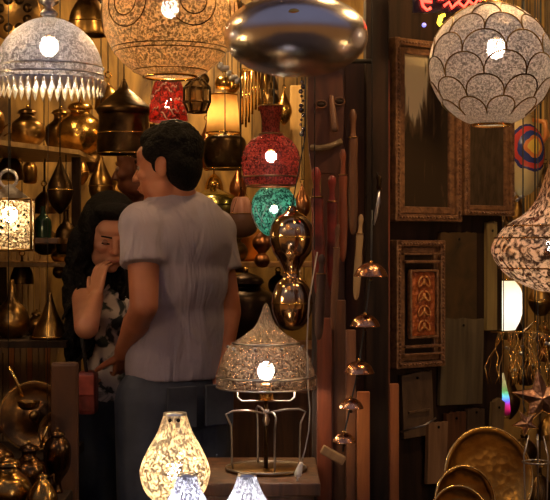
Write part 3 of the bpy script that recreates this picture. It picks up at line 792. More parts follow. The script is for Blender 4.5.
# tall mask
t = thing('carved_mask', W(326,122,YP), 'tall dark carved wooden mask with a long nose, hung beside the door post', 'mask')
mb = MB()
mb.prism([(x*sP, z*sP) for x, z in ((-14,-50),(10,-52),(16,-30),(18,10),(16,46),(6,56),(-10,56),(-18,44),(-19,5),(-17,-30))], -.012, .03)
mb.build('face', wood('mask_wood', (.1,.035,.018), (.035,.014,.009), .4, (20,20,4)), t)
MB().capsule((5*sP,-.016,24*sP), (8*sP,-.03,-8*sP), .006, .0095).build('nose', MWOOD, t)
for dx, dz in ((-5,17),(13,20)):
    e_ = MB().ball((dx*sP,-.014,dz*sP), (.011,.006,.007)).build('eye', DWOOD, t)
    MB().tube([(dx*sP+.013*math.cos(a),-.018,dz*sP+.009*math.sin(a)) for a in [k*PI/8 for k in range(16)]], .0018, 5, closed=True).build('eye_ring', MWOOD, e_)
MB().tube([(-15*sP,-.014,-26*sP),(-6*sP,-.024,-27*sP),(4*sP,-.026,-25*sP),(15*sP,-.016,-20*sP)], .0075, 8).build('mouth', wood('lip_wood', (.22,.14,.06), (.1,.06,.03), .45), t)
hang(t, 54*sP)
def dagger(px, pt_, pb, wpx, Y, mat, label, tilt=0, name='carved_stick', cat='carving', bend=.0):
    s_ = M_(Y); L = (pb-pt_)*s_; w_ = wpx*s_/2
    t = thing(name, W(px,pt_,Y), label, cat, 'carved sticks and sheaths hung by the door post')
    t.rotation_euler = (0,tilt,0)
    prof = [(0,-L),(w_*.4,-L*.985),(w_*.8,-L*.9),(w_,-L*.62),(w_*.85,-L*.4),(w_*.95,-L*.25),(w_*.6,-L*.2),(w_*.5,-L*.12),(w_*.75,-L*.05),(w_*.4,0),(0,.002)]
    MB().lathe(smooth_prof(prof, 4), seg=20, sy=.6).build('body', mat, t)
    MB().tube([(w_*.9*math.cos(a), w_*.6*math.sin(a), -L*.22) for a in [k*PI/8 for k in range(16)]], w_*.15, 5, closed=True).build('band', OLDBRASS, t)
    return t
dagger(316,168,300,13,3.22,MAROON,'long maroon leather sheath hanging left of the door post',-.03)
dagger(332,176,292,11,3.24,MAROON,'second maroon sheath, right behind the longest one')
dagger(343,150,262,9,3.26,RWOOD,'slim reddish carved stick beside the door post')
dagger(338,225,330,7,3.18,MWOOD,'short brown carved stick hanging low in front of the sheaths',.05)
dagger(322,255,340,10,3.2,wood('dark_stick', (.1,.05,.03), (.04,.02,.012)),'dark carved stick under the maroon sheath',.04)
dagger(353,110,235,10,3.3,MWOOD,'brown carved stick hanging high against the door post')
dagger(361,215,300,8,3.3,TAN,'pale tan wooden stick hanging above the row of bells',.06)
# their rail
o = MB().tube([(W(306,0,3.25).x,3.27,Z(60,3.25)),(W(372,0,3.25).x,3.27,Z(60,3.25))], .006, 8).build('hanging_rail', IRON)
tag(o, 'dark iron rail fixed to the door post for the carved sticks', 'rail')
# planks
def upright(px0, px1, py0, Y, d, mat, label, py1=None, tilt=0, name='upright_board'):
    x0, x1 = W(px0,0,Y).x, W(px1,0,Y).x; z1 = Z(py0,Y); z0 = 0 if py1 is None else Z(py1,Y)
    o = MB().box((0,0,(z1-z0)/2), (x1-x0, d, z1-z0), bev=.003).build(name, mat, None, ((x0+x1)/2, Y+d/2, z0), (0,tilt,0))
    return tag(o, label, 'wooden board')
upright(312,320,188,3.41,.02,wood('very_dark_board', (.05,.028,.02), (.02,.012,.008)),'narrow very dark board standing behind the sheaths')
upright(321,345,60,3.41,.025,wood('dark_red_board', (.08,.022,.012), (.02,.008,.005)),'wide dark red board standing behind the carved mask')
upright(345,366,60,3.43,.02,wood('dark_brown_board', (.1,.032,.013), (.025,.011,.006)),'dark brown board standing left of the door post')
upright(317,332,318,3.3,.02,RWOOD,'reddish board standing low at the left of the bell string')
upright(333,346,300,3.31,.02,MWOOD,'brown board standing low behind the bell string')
upright(346,356,330,3.27,.02,wood('rusty_board', (.3,.12,.04), (.12,.045,.02)),'rusty brown board beside the orange board')
upright(357,370,392,3.26,.02,OWOOD,'bright orange wooden board standing right of the bells')
upright(390,399,384,3.3,.02,OWOOD,'narrow orange-red upright board right of the door post')
upright(385,390,60,3.41,.03,RWOOD,'thin reddish batten fixed along the right of the door post')
# tan blocks
o = MB().box((0,0,0), (.06,.03,.02), bev=.003).build('wooden_block', TAN, None, W(333,455,3.22), (0,.5,0))
MB().tube([(0,0,0),(0,.08,0)], .003, 6).build('peg', IRON, o)
tag(o, 'small pale wooden block fixed on the brown board below the bells', 'wooden block')
# pale curved blade highlight
t = thing('curved_knife', W(379,190,3.3), 'thin curved silver blade hanging on the dark door post', 'knife')
mb = MB(); mb.tube([(0,0,.0),(-.002,-.004,-.03),(-.007,-.004,-.06),(-.012,0,-.085)], [.003,.005,.0045,.001], 8); mb.build('blade', SILVER, t)
MB().lathe([(0,0),(.006,.002),(.005,.02),(.008,.03),(0,.036)], seg=12).build('handle', DARKBR, t)
MB().tube([(0,.0,.03),(0,.05,.045)], .0012, 5).build('hook', STEELW, t)

# string of bells (a single hung thing)
YB = 3.1; sB = M_(YB)
t = thing('bell_string', W(371,262,YB), 'string of five small copper dome bells hanging in front of the door post', 'bells')
pos = [(371,276,17),(365,326,15),(359,373,15.5),(351,408,12.5),(344,442,12)]
o0 = t.location
def bl(px, py): return W(px,py,YB)-o0
MB().tube([bl(372,210)]+[bl(px,py-6) for px,py,_ in pos]+[bl(343,452)], .0022, 6).build('string', BLACKP, t)
for i, (px,py,r_) in enumerate(pos):
    r = r_*sB
    b = MB().lathe(smooth_prof([(r,-.001),(r*.98,.003),(r*.8,r*.42),(r*.5,r*.68),(r*.2,r*.78),(0,r*.8)]), bl(px,py), 32).build('bell', COPPER, t, solid=.0012)
    MB().ball(bl(px,py)+Vector((0,0,r*.85)), .004, seg=10).build('loop', BRASS, b)
    MB().ball(bl(px,py)+Vector((0,0,-.008)), .004, seg=10).build('clapper', DARKBR, b)
MB().tube([bl(372,212),(bl(372,212)+Vector((0,.0,2.58-(o0.z+bl(372,212).z))))], .0015, 6).build('cord', BLACKP, t)

# ================================================================== left bay goods
# brass shelf
def shelf_poly(pts, z, th, mat, name):
    mb = MB(); b = mb.bm
    A = [b.verts.new((x,y,z)) for x, y in pts]; B = [b.verts.new((x,y,z-th)) for x, y in pts]
    b.faces.new(A); b.faces.new(B[::-1])
    for i in range(len(pts)): j = (i+1) % len(pts); b.faces.new([A[j],A[i],B[i],B[j]])
    return mb.build(name, mat)
ZS = 1.752
o = shelf_poly([(-1.7,4.16),(W(0,0,4.35).x,4.35),(W(79,0,4.78).x,4.78),(W(79,0,4.78).x,5.2),(-1.7,5.2)], ZS, .016, wood('shelf_board', (.42,.27,.12), (.2,.12,.05), .35), 'shelf')
tag(o, 'wooden shelf carrying the row of brass pots at the upper left', 'shelf')
# upright that carries it
o = MB().box((0,0,ZS/2-.01), (.03,.03,ZS-.022)).build('shelf_post', DWOOD, None, (W(76,0,4.85).x,4.86,0)); tag(o, 'dark post holding up the end of the upper left shelf', 'post')
def pot(name, x, y, z, r, prof, mat, label, cat, group=None, hand=False, lid=True, seg=36):
    t = thing(name, (x,y,z), label, cat, group)
    MB().lathe(smooth_prof([(a*r,b*r) for a,b in prof]), seg=seg).build('body', mat, t)
    if lid:
        zt = prof[-1][1]*r; rt = prof[-1][0]*r
        l_ = MB().lathe(smooth_prof([(rt*1.08,zt),(rt*.9,zt+rt*.35),(rt*.3,zt+rt*.6),(0,zt+rt*.7)]), seg=24).build('lid', mat, t)
        MB().ball((0,0,zt+rt*.8), rt*.18, seg=10).build('knob', BRASS, l_)
    if hand:
        mb = MB(); mb.tube([(.9*r,0,.9*r),(1.35*r,0,1.25*r),(1.4*r,0,.7*r),(.95*r,0,.45*r)], r*.07, 8); mb.build('handle', mat, t)
    return t
ROUND = [(0,0),(.45,0),(.85,.3),(1,.8),(.85,1.3),(.5,1.6),(.4,1.75),(.5,1.85)]
JAR = [(0,0),(.5,0),(.8,.5),(1,1.2),(.9,1.8),(.45,2.2),(.4,2.5),(.52,2.6)]
G1 = 'brass pots on the upper left shelf'
def sx(px, Y): return W(px,0,Y).x
pot('brass_pot', sx(76,4.85), 4.95, ZS+.001, .087, ROUND, BRASS, 'round shining brass pot, largest on the upper left shelf', 'pot', G1)
pot('brass_pot', sx(24,4.6), 4.66, ZS+.001, .062, ROUND, OLDBRASS, 'dull brass pot on the shelf under the pale dome pendant', 'pot', G1)
pot('brass_pot', sx(48,4.8), 5.08, ZS+.001, .06, JAR, OLDBRASS, 'tall dull brass jar between the two pots on the shelf', 'pot', G1)
pot('brass_pot', sx(-12,4.5), 4.5, ZS+.001, .055, JAR, OLDBRASS, 'brass jar at the far left end of the shelf', 'pot', G1, hand=True)
# fretwork disc top-left corner
t = thing('pierced_brass_disc', W(14,14,3.7), 'round pierced brass disc hanging behind the pale dome, top left corner', 'ornament')
s37 = M_(3.7)
mb = MB(); mb.lathe([(0,-.004),(26*s37,-.004),(27*s37,0),(26*s37,.004),(0,.004)], seg=48, rot=(PI/2,0,0)); mb.build('disc', OLDBRASS, t)
mb = MB()
for k in range(8): mb.lathe([(0,.007),(4.6*s37,.007),(4.6*s37,0)], (15*s37*math.cos(k*PI/4+.4),0,15*s37*math.sin(k*PI/4+.4)), 16, rot=(PI/2,0,0))
mb.build('hole_inlay', DARKBR, t)
hang(t, .06)

# dark bronze bell lamp and other hangings
def dome_hang(name, px, pyb, Y, rpx, hpx, mat, label, cat='lantern', lit=None, fringe=False, group=None, prof=None):
    s_ = M_(Y); t = thing(name, W(px,pyb,Y), label, cat, group)
    r, h = rpx*s_, hpx*s_
    P = prof or [(.98,0),(1,.08),(.95,.35),(.8,.6),(.5,.82),(.2,.95),(.08,1),(.05,1.1)]
    MB().lathe(smooth_prof([(a*r,b*h) for a, b in P]), seg=40).build('shade', mat, t, solid=.0015)
    for q in (0,.3):
        a_ = .985 if q == 0 else .965
        MB().tube([(a_*r*1.01*math.cos(a), a_*r*1.01*math.sin(a), q*h) for a in [k*PI/20 for k in range(40)]], .0022, 6, closed=True).build('band', BRASS, t)
    if fringe:
        mb = MB()
        for k in range(60): mb.capsule((r*math.cos(k*PI/30),r*math.sin(k*PI/30),0),(r*math.cos(k*PI/30),r*math.sin(k*PI/30),-.03),.0018,.0025,6)
        f_ = mb.build('fringe', mat, t); f_['kind'] = 'stuff'
    hang(t, h*1.08)
    if lit: bulb_in(t, h*.4, .016, lit)
    return t
dome_hang('bronze_bell_lamp', 124, 154, 4.4, 27, 68, DARKBR, 'large dark bronze bell-shaped lamp hanging left of the grey-shirted person\'s head', prof=[(.93,0),(1,.04),(.98,.3),(.93,.55),(1.0,.6),(1.02,.66),(.9,.72),(.5,.86),(.2,.97),(.06,1.1)])
SH_I = pierced('red_white_fretwork', (.3,.04,.03), (.12,.015,.012), (.7,.12,.08), .1, .5, 60, .4, .1, 'swirl')
YI = 4.3
t = thing('red_fretwork_lantern', W(168,122,YI), 'red lit lantern with pale fretwork directly above the grey-shirted person', 'lantern'); sI = M_(YI)
MB().lathe(smooth_prof([(18*sI,0),(19*sI,6*sI),(17*sI,22*sI),(14*sI,38*sI),(10*sI,44*sI)]), seg=36).build('shade', SH_I, t, solid=.0015)
mb = MB()
rn = random.Random(5)
for k in range(30):
    a0 = rn.uniform(0,2*PI); z0 = rn.uniform(6,34)
    pts = []
    for q in range(7):
        zz = z0+q*1.0*math.cos(k)+1.6*math.sin(q); rad = 19.6-(max(0,zz-6))*.13
        a = a0+q*.06
        pts.append((rad*sI*math.cos(a), rad*sI*math.sin(a), zz*sI))
    mb.tube(pts, .0022, 5)
mb.build('fretwork', plain('cream_enamel', (.85,.62,.5), (.7,.4,.3), .4), t)
bulb_in(t, 18*sI, .017, emit('red_lantern_bulb', (1,.7,.5), 34))
hang(t, 44*sI)
# cream drum lamp + dark pan lamp
YD = 4.9; sd = M_(YD)
t = thing('cream_drum_lamp', W(223,133,YD), 'cream lit drum shade among the golden hangings right of the grey-shirted person\'s head', 'lamp')
mC = plain('cream_parchment', (.9,.62,.25), (.75,.45,.15), .6, 30)
n_ = mC.node_tree.nodes; l_ = mC.node_tree.links
tl = n_.new('ShaderNodeBsdfTranslucent'); tl.inputs[0].default_value = (1,.78,.42,1); ms = n_.new('ShaderNodeMixShader'); ms.inputs[0].default_value = .5
l_.new(n_['Principled BSDF'].outputs[0], ms.inputs[1]); l_.new(tl.outputs[0], ms.inputs[2]); l_.new(ms.outputs[0], n_['Material Output'].inputs[0])
MB().lathe([(17*sd,0),(15.5*sd,20*sd),(14*sd,38*sd)], seg=36).build('shade', mC, t, solid=.0015)
MB().ball((-3*sd,0,17*sd), .02).build('bulb', emit('drum_bulb', (1,.8,.5), 45), t)
mb = MB()
for z_, r_ in ((0,17.2),(38,14.2)): mb.tube([(r_*sd*math.cos(a), r_*sd*math.sin(a), z_*sd) for a in [k*PI/18 for k in range(36)]], .003, 6, closed=True)
mb.build('trim_ring', GOLDLIT, t)
MB().lathe([(0,43*sd),(7*sd,44*sd),(8.5*sd,49*sd),(7*sd,55*sd),(0,56*sd)], seg=20).build('top_knob', GOLDLIT, t)
hang(t, 38*sd)
MB().tube([(-14*sd,0,38*sd),(14*sd,0,38*sd)], .002, 5).build('spider', IRON, t)
dome_hang('dark_pan_lamp', 225, 169, 4.6, 21, 33, DARKBR, 'dark round lamp hanging right of the grey-shirted person\'s head', prof=[(.5,-.02),(.85,.05),(1,.3),(1,.7),(.85,.95),(.3,1.02),(.06,1.05),(.04,1.1)])
# golden tube chimes
t = thing('golden_tube_chime', W(254,72,4.95), 'row of long golden tubes hanging behind the disc lantern', 'wind chime'); s5 = M_(4.95)
for k in range(8):
    L = (46+9*math.sin(k*.9+.8))*s5
    MB().lathe([(0,-L),(1.25*s5,-L),(1.25*s5,0),(0,0)], ((k-3.5)*3.3*s5, .02*math.sin(k*1.7), 0), 10).build('tube', GOLDLIT, t)
MB().box((0,0,.006), (29*s5,.03,.012), bev=.002).build('bar', BRASS, t)
hang(t, .012)
# hexagonal open lantern
YH = 4.2; sH = M_(YH)
t = thing('hexagonal_lantern', W(197,96,YH), 'small dark six-sided lantern hanging between the gold globe and the chimes', 'lantern')
mb = MB()
for z_, r_ in ((-16,9),(-6,13),(8,13),(16,6)):
    mb.tube([(r_*sH*math.cos(k*PI/3), r_*sH*math.sin(k*PI/3), z_*sH) for k in range(6)], .004, 6, closed=True)
for k in range(6):
    mb.tube([(r_*sH*math.cos(k*PI/3), r_*sH*math.sin(k*PI/3), z_*sH) for z_, r_ in ((-16,9),(-6,13),(8,13),(16,6),(20,1))], .004, 6)
mb.build('frame', DARKBR, t)
MB().lathe([(8.5*sH,-15*sH),(12.3*sH,-6*sH),(12.3*sH,8*sH),(5.5*sH,15*sH)], sides=6).build('glass_panels', glass('amber_glass', (.5,.3,.12), .2, .6), t)
hang(t, 20*sH)
# crescent ornament
t = thing('silver_crescent', W(226,70,4.0), 'small silver leaf-shaped ornament slanting beside the disc lantern', 'ornament')
mb = MB()
for k in range(9):
    mb.ball(((k-4)*.0085, 0, -(k-4)*.0085+.006*math.sin(k*1.9)), (.008,.003,.011), Euler((0,.8+.4*math.sin(k*2),0)), 8)
mb.build('body', SILVER, t); hang(t, .02, x=-.02)
# silver bead string right of red lantern's top
t = thing('bead_string', W(302,82,3.6), 'short string of dark and silver beads beside the carved mask', 'beads')
mb = MB()
for k in range(12): mb.ball((.004*math.sin(k*2),0,-k*.0125), (.0058+.002*math.sin(k*1.3),)*3, seg=8)
mb.build('beads', metal('bead_steel', (.5,.48,.55), (.1,.09,.1), .25, 60, 0), t); hang(t, 0)
# amber lit shade right of red lantern ( cream strip )
o = MB().box((0,0,0), (.055,.02,.62), bev=.006).build('pale_panel', wood('pale_yellow_panel', (.85,.6,.25), (.6,.36,.12), .5), None, W(297,165,5.3))
tag(o, 'pale yellow vertical panel on the back wall behind the red lantern', 'panel'); MB().tube([(0,0,.3),(0,0,2.7-o.location.z)], .002, 5).build('cord', BLACKP, o)

# small white-pink shade with a glass bowl
YQ = 4.45; sq = M_(YQ)
t = thing('pink_glass_lamp', W(241,212,YQ), 'small pinkish ribbed glass shade left of the green lantern', 'lamp')
mP = plain('pink_frosted_glass', (.75,.42,.33), (.5,.2,.13), .35, 1.2, .3, sc=(50,50,3))
MB().lathe(smooth_prof([(8*sq,-14*sq),(10*sq,-6*sq),(10.5*sq,4*sq),(8*sq,13*sq),(5*sq,15*sq)]), seg=30, lobes=15, amp=.05).build('shade', mP, t, solid=.002)
MB().lathe(smooth_prof([(17*sq,-2*sq),(18*sq,-10*sq),(15*sq,-20*sq),(7*sq,-25*sq),(0,-26*sq)]), seg=36).build('bowl', metal('dark_glass_bowl', (.25,.14,.09), (.12,.06,.04), .15, 5, 0, .4), t, solid=.0015)
MB().tube([(17*sq*math.cos(a), 17*sq*math.sin(a), -2*sq) for a in [k*PI/16 for k in range(32)]], .0018, 5, closed=True).build('bowl_rim', BRASS, t)
mb = MB()
for k in range(3): mb.tube([(17*sq*math.cos(k*2.09), 17*sq*math.sin(k*2.09), -2*sq), (0,0,26*sq)], .001, 5)
mb.build('hanger', BRASS, t); hang(t, 14*sq)
# brown lower shelf behind and pots on it
ZL = Z(262, 5.0)
o = MB().box((0,0,0), (1.5,.5,.02), bev=.003).build('shelf', wood('warm_shelf_board', (.4,.2,.06), (.2,.09,.03), .4), None, (-.42,5.3,ZL-.01)); tag(o, 'long warm brown shelf on the back wall behind the couple', 'shelf')
for i, px in enumerate((-1.1, .28)):
    o = MB().box((0,0,(ZL-.022)/2), (.03,.4,ZL-.022)).build('shelf_support', DWOOD, None, (px,5.3,0)); tag(o, ('left' if i == 0 else 'right')+' wooden support of the long back shelf', 'support')
GREENB = metal('greenish_brass', (.42,.4,.14), (.18,.15,.05), .22, 8, .1)
t = pot('greenish_brass_bowl', sx(212,5.1), 5.2, ZL+.001, .085, [(0,0),(.4,0),(.7,.6),(1.05,1.6),(1.15,2.2),(1.1,2.55)], GREENB, 'greenish brass bowl with a domed lid right of the grey-shirted person\'s shoulder', 'bowl')
pot('dark_round_jar', sx(236,5.12), 5.12, ZL+.001, .045, ROUND, DARKBR, 'small dark jar right of the greenish brass bowl', 'jar')
pot('orange_jar', sx(250,5.25), 5.38, ZL+.001, .075, JAR, metal('orange_brass', (.8,.38,.1), (.45,.18,.04), .35, 10), 'orange-brown jar behind the pink glass shade', 'jar')
o_ = Z(345,4.6)
cabinet('side_chest', sx(196,4.6), sx(315,4.6), 4.42, 4.85, o_, MWOOD, 'brown chest behind the table lamp, right of the grey-shirted person', 'chest')
pot('black_round_pot', sx(246,4.6), 4.6, o_+.001, .115, [(0,0),(.45,0),(.85,.3),(1,.85),(.85,1.4),(.5,1.65),(.42,1.7),(.5,1.8)], metal('black_iron_pot', (.05,.03,.02), (.02,.013,.01), .35, 8), 'round black pot behind the domed table lamp', 'pot')

# teardrop lantern silhouettes beneath the shelf, against the warm back wall
G2 = 'brass teardrop lanterns under the upper left shelf'
TD = [(0,-1.9),(.2,-1.8),(.75,-1.1),(1,-.3),(.9,.5),(.55,1.3),(.2,2.1),(.08,2.6),(0,2.7)]
small_lantern(60, 190, 4.5, .042, DARKBR, 'dark bronze teardrop lantern under the right end of the shelf', grp=G2, prof=TD)
small_lantern(101, 186, 4.7, .042, OLDBRASS, 'aged brass teardrop lantern left of the long-haired person\'s hair', grp=G2, prof=TD)
small_lantern(82, 172, 5.4, .028, OLDBRASS, 'smallest brass teardrop lantern, between the two larger ones', grp=G2, prof=TD)
small_lantern(228, 110, 5.6, .03, BRASS, 'tiny brass lantern on the back wall behind the cream drum', grp='lanterns on the back wall')
small_lantern(84, 60, 5.4, .05, OLDBRASS, 'brass lantern on the back wall behind the bronze bell lamp', grp='lanterns on the back wall')
small_lantern(270, 105, 5.2, .045, DARKBR, 'dark lantern right behind the golden tubes', grp='lanterns on the back wall')
# wall lamps top row
dome_hang('small_brass_lamp', 88, 35, 4.6, 20, 42, OLDBRASS, 'dull brass bell lamp between the pale dome and the gold globe', group='bell lamps high at the back')
dome_hang('small_brass_lamp', 240, 42, 5.25, 22, 40, OLDBRASS, 'dull brass bell lamp behind the gap between globe and disc', group='bell lamps high at the back')
# dark green bottles on lower shelf
ZM = Z(232, 4.6)
o = MB().box((0,0,0), (.62,.45,.02), bev=.003).build('shelf', MWOOD, None, (-1.38+.35,4.75,ZM-.03)); tag(o, 'dark wooden shelf with green bottles behind the square lantern', 'shelf')
MB().box((-.2,0,-(ZM-.04)/2), (.03,.4,ZM-.045)).build('bracket', DWOOD, o)
BOT = [(0,0),(.9,0),(1,.3),(1,1.8),(.8,2.3),(.35,2.8),(.3,3.6),(.4,3.7)]
GB = metal('dark_green_glass', (.03,.07,.045), (.01,.03,.02), .12, 6, 0, .2)
for i, (px, lab) in enumerate(((8,'dark green bottle at the left edge behind the square lantern'),(22,'dark green bottle behind the square lantern, middle of three'),(36,'dark green bottle nearest the dark teardrop lantern'))):
    pot('green_bottle', sx(px,4.6), 4.58+.08*i, ZM-.019, .03, BOT, GB, lab, 'bottle', 'green bottles on the left shelf', lid=False, seg=24)

# square filigree lantern at the left edge
YQ2 = 3.75; s2 = M_(YQ2)
t = thing('square_filigree_lantern', W(10,250,YQ2), 'square lit lantern with cream filigree sides at the left edge', 'lantern')
SQ = pierced('cream_filigree', (.72,.5,.26), (.25,.14,.06), (1,.78,.45), .38, .6, 95, .4, .4, 'swirl')
S_ = 22*s2; Hq = 50*s2
mb = MB(); mb.lathe([(S_*1.414,0),(S_*1.414,Hq)], sides=4, rot=(0,0,PI/4+.12)); mb.build('panels', SQ, t)
mb = MB()
for k in range(4):
    a = PI/4+.12+k*PI/2+PI/2; a2 = a+PI/2
    p1 = Vector((S_*1.414*math.cos(a), S_*1.414*math.sin(a), 0)); p2 = Vector((S_*1.414*math.cos(a2), S_*1.414*math.sin(a2), 0)); h_ = Vector((0,0,Hq))
    mb.tube([p1,p1+h_], .004, 6); mb.tube([p1,p2], .004, 6); mb.tube([p1+h_,p2+h_], .004, 6)
mb.build('frame', OLDBRASS, t)
mb = MB(); mb.lathe([(S_*1.4,Hq),(S_*.5,Hq*1.22),(S_*.2,Hq*1.3),(0,Hq*1.32)], sides=4, rot=(0,0,PI/4+.12)); mb.build('roof', SILVER, t)
MB().tube([(.024*math.cos(a)-.005, 0, Hq*1.42+.024*math.sin(a)) for a in [k*PI/10 for k in range(20)]], .005, 8, closed=True).build('top_ring', SILVER, t)
bulb_in(t, Hq*.72, .02, emit('lantern_bulb', (1,.85,.6), 60))
hang(t, Hq*1.5)

# lower-left: brass gourds, cones, plates
ZG = Z(337, 4.3)
o = shelf_poly([(-1.7,4.1),(sx(66,4.1),4.1),(sx(66,4.1),4.6),(-1.7,4.6)], ZG, .02, DWOOD, 'shelf'); tag(o, 'dark low shelf carrying the brass cone and gourd at left', 'shelf')
o = MB().box((0,0,(ZG-.022)/2), (.26,.3,ZG-.022)).build('wooden_block', DWOOD, None, (-1.52,4.4,0)); tag(o, 'dark block supporting the low left shelf', 'support')
CONEP = [(1,0),(1.02,.12),(.9,.4),(.5,1.2),(.22,1.9),(.1,2.4),(0,2.45)]
def cone(px, Y, r, label, mat):
    t = thing('brass_cone_lamp', (sx(px,Y), Y, ZG+.001), label, 'lamp shade', 'brass cones on the low left shelf')
    MB().lathe(smooth_prof([(a*r,b*r) for a,b in CONEP]), seg=36).build('shade', mat, t)
    MB().tube([(r*1.02*math.cos(a), r*1.02*math.sin(a), r*.1) for a in [k*PI/16 for k in range(32)]], .003, 5, closed=True).build('rim', BRASS, t)
cone(50, 4.2, .058, 'brass cone lamp standing on the low shelf left of the long-haired person', OLDBRASS)
GOURD = [(0,0),(.5,0),(.95,.5),(1,1.0),(.75,1.6),(.35,2.1),(.16,2.8),(.12,3.2),(0,3.25)]
pot('brass_gourd', sx(12,4.25), 4.25, ZG+.001, .056, GOURD, OLDBRASS, 'tall brass gourd on the low shelf at the left edge', 'gourd', lid=False)
pot('small_brass_pot', sx(33,4.35), 4.42, ZG+.001, .035, ROUND, OLDBRASS, 'small brass pot behind the cone on the low shelf', 'pot')
# lit slatted crate under
t = thing('slatted_screen', (sx(24,4.75), 4.75, 0), 'yellow lit slatted wooden screen low at left behind the plates', 'screen')
zt = Z(343,4.75)
for k in range(11): MB().box(((k-5)*.021,0,zt/2), (.016,.012,zt)).build('slat', TAN if k % 3 else OWOOD, t)
MB().box((0,.01,zt-.02), (.24,.01,.03)).build('rail', TAN, t)
# screens also at wall left: golden slats behind square lantern
t = thing('slatted_screen', (sx(12,5.65), 5.7, 0), 'golden slatted screen seen below the square filigree lantern', 'screen')
zt = Z(250,5.7)
for k in range(12): MB().box(((k-6)*.024,0,zt/2), (.018,.012,zt)).build('slat', TAN, t)
MB().box((-.01,.01,zt-.04), (.3,.01,.03)).build('rail', TAN, t)

# leather panel
YL = 3.72
o = MB().box((0,0,.0), (.075,.03,Z(362,YL)), bev=.01).build('leather_panel', wood('brown_leather_board', (.12,.045,.014), (.05,.018,.006), .55, (8,8,3)), None, (sx(65,YL),YL,Z(362,YL)/2), (0,0,.1)); tag(o, 'upright brown leather-covered board left of the long-haired person', 'board')

# table with the brass heap
ZH = Z(505, 3.4)
cabinet('low_chest', -1.3, sx(60,3.4), 3.2, 3.62, ZH, DWOOD, 'dark low chest under the heap of brass pots at lower left', 'chest')
G3 = 'brass vessels heaped at lower left'
HB = metal('heap_brass', (.5,.28,.075), (.14,.07,.02), .24, 10, .15)
HB2 = metal('dark_heap_brass', (.22,.11,.035), (.06,.03,.014), .25, 10, .15)
pot('brass_jar', sx(46,3.3), 3.25, ZH+.001, .036, [(0,0),(.6,0),(1,.6),(.95,1.4),(.6,2.1),(.3,2.5),(.34,2.6)], HB, 'brass jar nearest the leather board in the heap', 'jar', G3)
pot('brass_jar', sx(11,3.35), 3.3, ZH+.001, .062, ROUND, HB, 'round brass pot at the lower left corner', 'pot', G3)
pot('brass_jar', sx(-16,3.4), 3.46, ZH+.001, .066, JAR, HB2, 'tall jar cut by the left edge, lower corner', 'jar', G3)
pot('brass_jar', sx(29,3.5), 3.5, ZH+.001, .047, JAR, HB2, 'tall dark jar behind the round corner pot', 'jar', G3, hand=True)
pot('brass_jar', sx(56,3.55), 3.57, ZH+.001, .036, [(0,0),(.4,0),(.3,.8),(.9,1.8),(1,3.2),(.7,3.9),(.5,4.1),(.55,4.2)], HB2, 'slim dark footed vase beside the leather board', 'vase', G3)
# big dark disc plate and pans hung/leaning above
YDp = 3.95
ZB2 = Z(452,3.9)
cabinet('display_block', -1.35, sx(76,3.95), 3.78, 4.12, ZB2, DWOOD, 'dark block behind the heap carrying the leaning bronze plates', 'cabinet')
def plate(px, Y, r, tilt, yaw, mat, label):
    t = thing('bronze_plate', (sx(px,Y), Y, ZB2+.001), label, 'plate', 'bronze plates leaning at lower left')
    off = Vector((0,0,r*math.cos(tilt)+.003)); T = Euler((PI/2-tilt,0,yaw))
    MB().lathe([(0,.012),(r*.3,.011),(r*.4,.004),(r*.8,.006),(r*.95,.014),(r,.013)], seg=48).build('dish', mat, t, off, T, solid=.0015)
    MB().tube([(r*math.cos(a), r*math.sin(a), .013) for a in [k*PI/20 for k in range(40)]], .0026, 6, closed=True).build('rim', OLDBRASS, t, off, T)
    MB().ball((0,0,.014), (.014,.014,.008)).build('boss', OLDBRASS, t, off, T)
plate(34, 3.92, .098, .15, .1, HB2, 'big dark bronze plate leaning behind the brass heap')
plate(60, 3.85, .06, .2, -.3, HB2, 'smaller bronze plate leaning beside the leather board')
# ladle handles
t = thing('brass_ladle', W(16,380,3.6), 'brass ladle slanting across the big dark plate', 'ladle')
MB().tube([(-.02,0,.035),(.0,0,0),(.018,-.005,-.045)], .0045, 8).build('handle', GOLDLIT, t)
MB().lathe(smooth_prof([(.03,0),(.026,-.014),(.014,-.022),(0,-.024)]), (.035,-.01,-.055), 24).build('bowl', HB, t, solid=.001)
MB().tube([(-.02,0,.035),(-.02,.0,2.7-t.location.z)], .0012, 5).build('cord', BLACKP, t)
t = thing('brass_ladle', W(45,430,3.6), 'small brass ladle standing up out of the heap beside the vase', 'ladle')
MB().tube([(.006,0,.01),(-.012,0,-.045)], .0045, 8).build('handle', GOLDLIT, t)
MB().lathe(smooth_prof([(.028,0),(.024,-.014),(.012,-.02),(0,-.022)]), (.025,-.0,-.03), 24).build('bowl', HB, t, solid=.001)
MB().tube([(.006,0,.01),(.006,.03,2.7-t.location.z)], .001, 5).build('cord', BLACKP, t)

# ================================================================== crowded goods hung on and near the back wall
SHAPES = {
 'teardrop': [(0,-1.9),(.2,-1.8),(.75,-1.1),(1,-.3),(.9,.5),(.55,1.3),(.2,2.1),(.08,2.6),(0,2.7)],
 'globe': [(0,-1),(.5,-.87),(.87,-.5),(1,0),(.87,.5),(.5,.87),(.25,1.05),(.28,1.3),(0,1.35)],
 'bell': [(0,-.72),(.9,-.75),(1,-.6),(.92,0),(.7,.6),(.35,1.0),(.12,1.2),(.1,1.6),(0,1.65)],
 'bottle': [(0,-1.5),(.6,-1.5),(.8,-1.1),(.8,.2),(.5,.8),(.25,1.1),(.22,1.9),(.34,2.0),(0,2.02)],
 'double': [(0,-1.8),(.5,-1.65),(.8,-1.1),(.6,-.55),(.4,-.3),(.8,.2),(1,.7),(.75,1.3),(.3,1.7),(0,2.1)],
}
MATS = {'dark bronze': DARKBR, 'dull brass': OLDBRASS, 'bright brass': BRASS, 'copper': metal('dull_copper', (.5,.22,.1), (.18,.07,.03), .3, 14)}
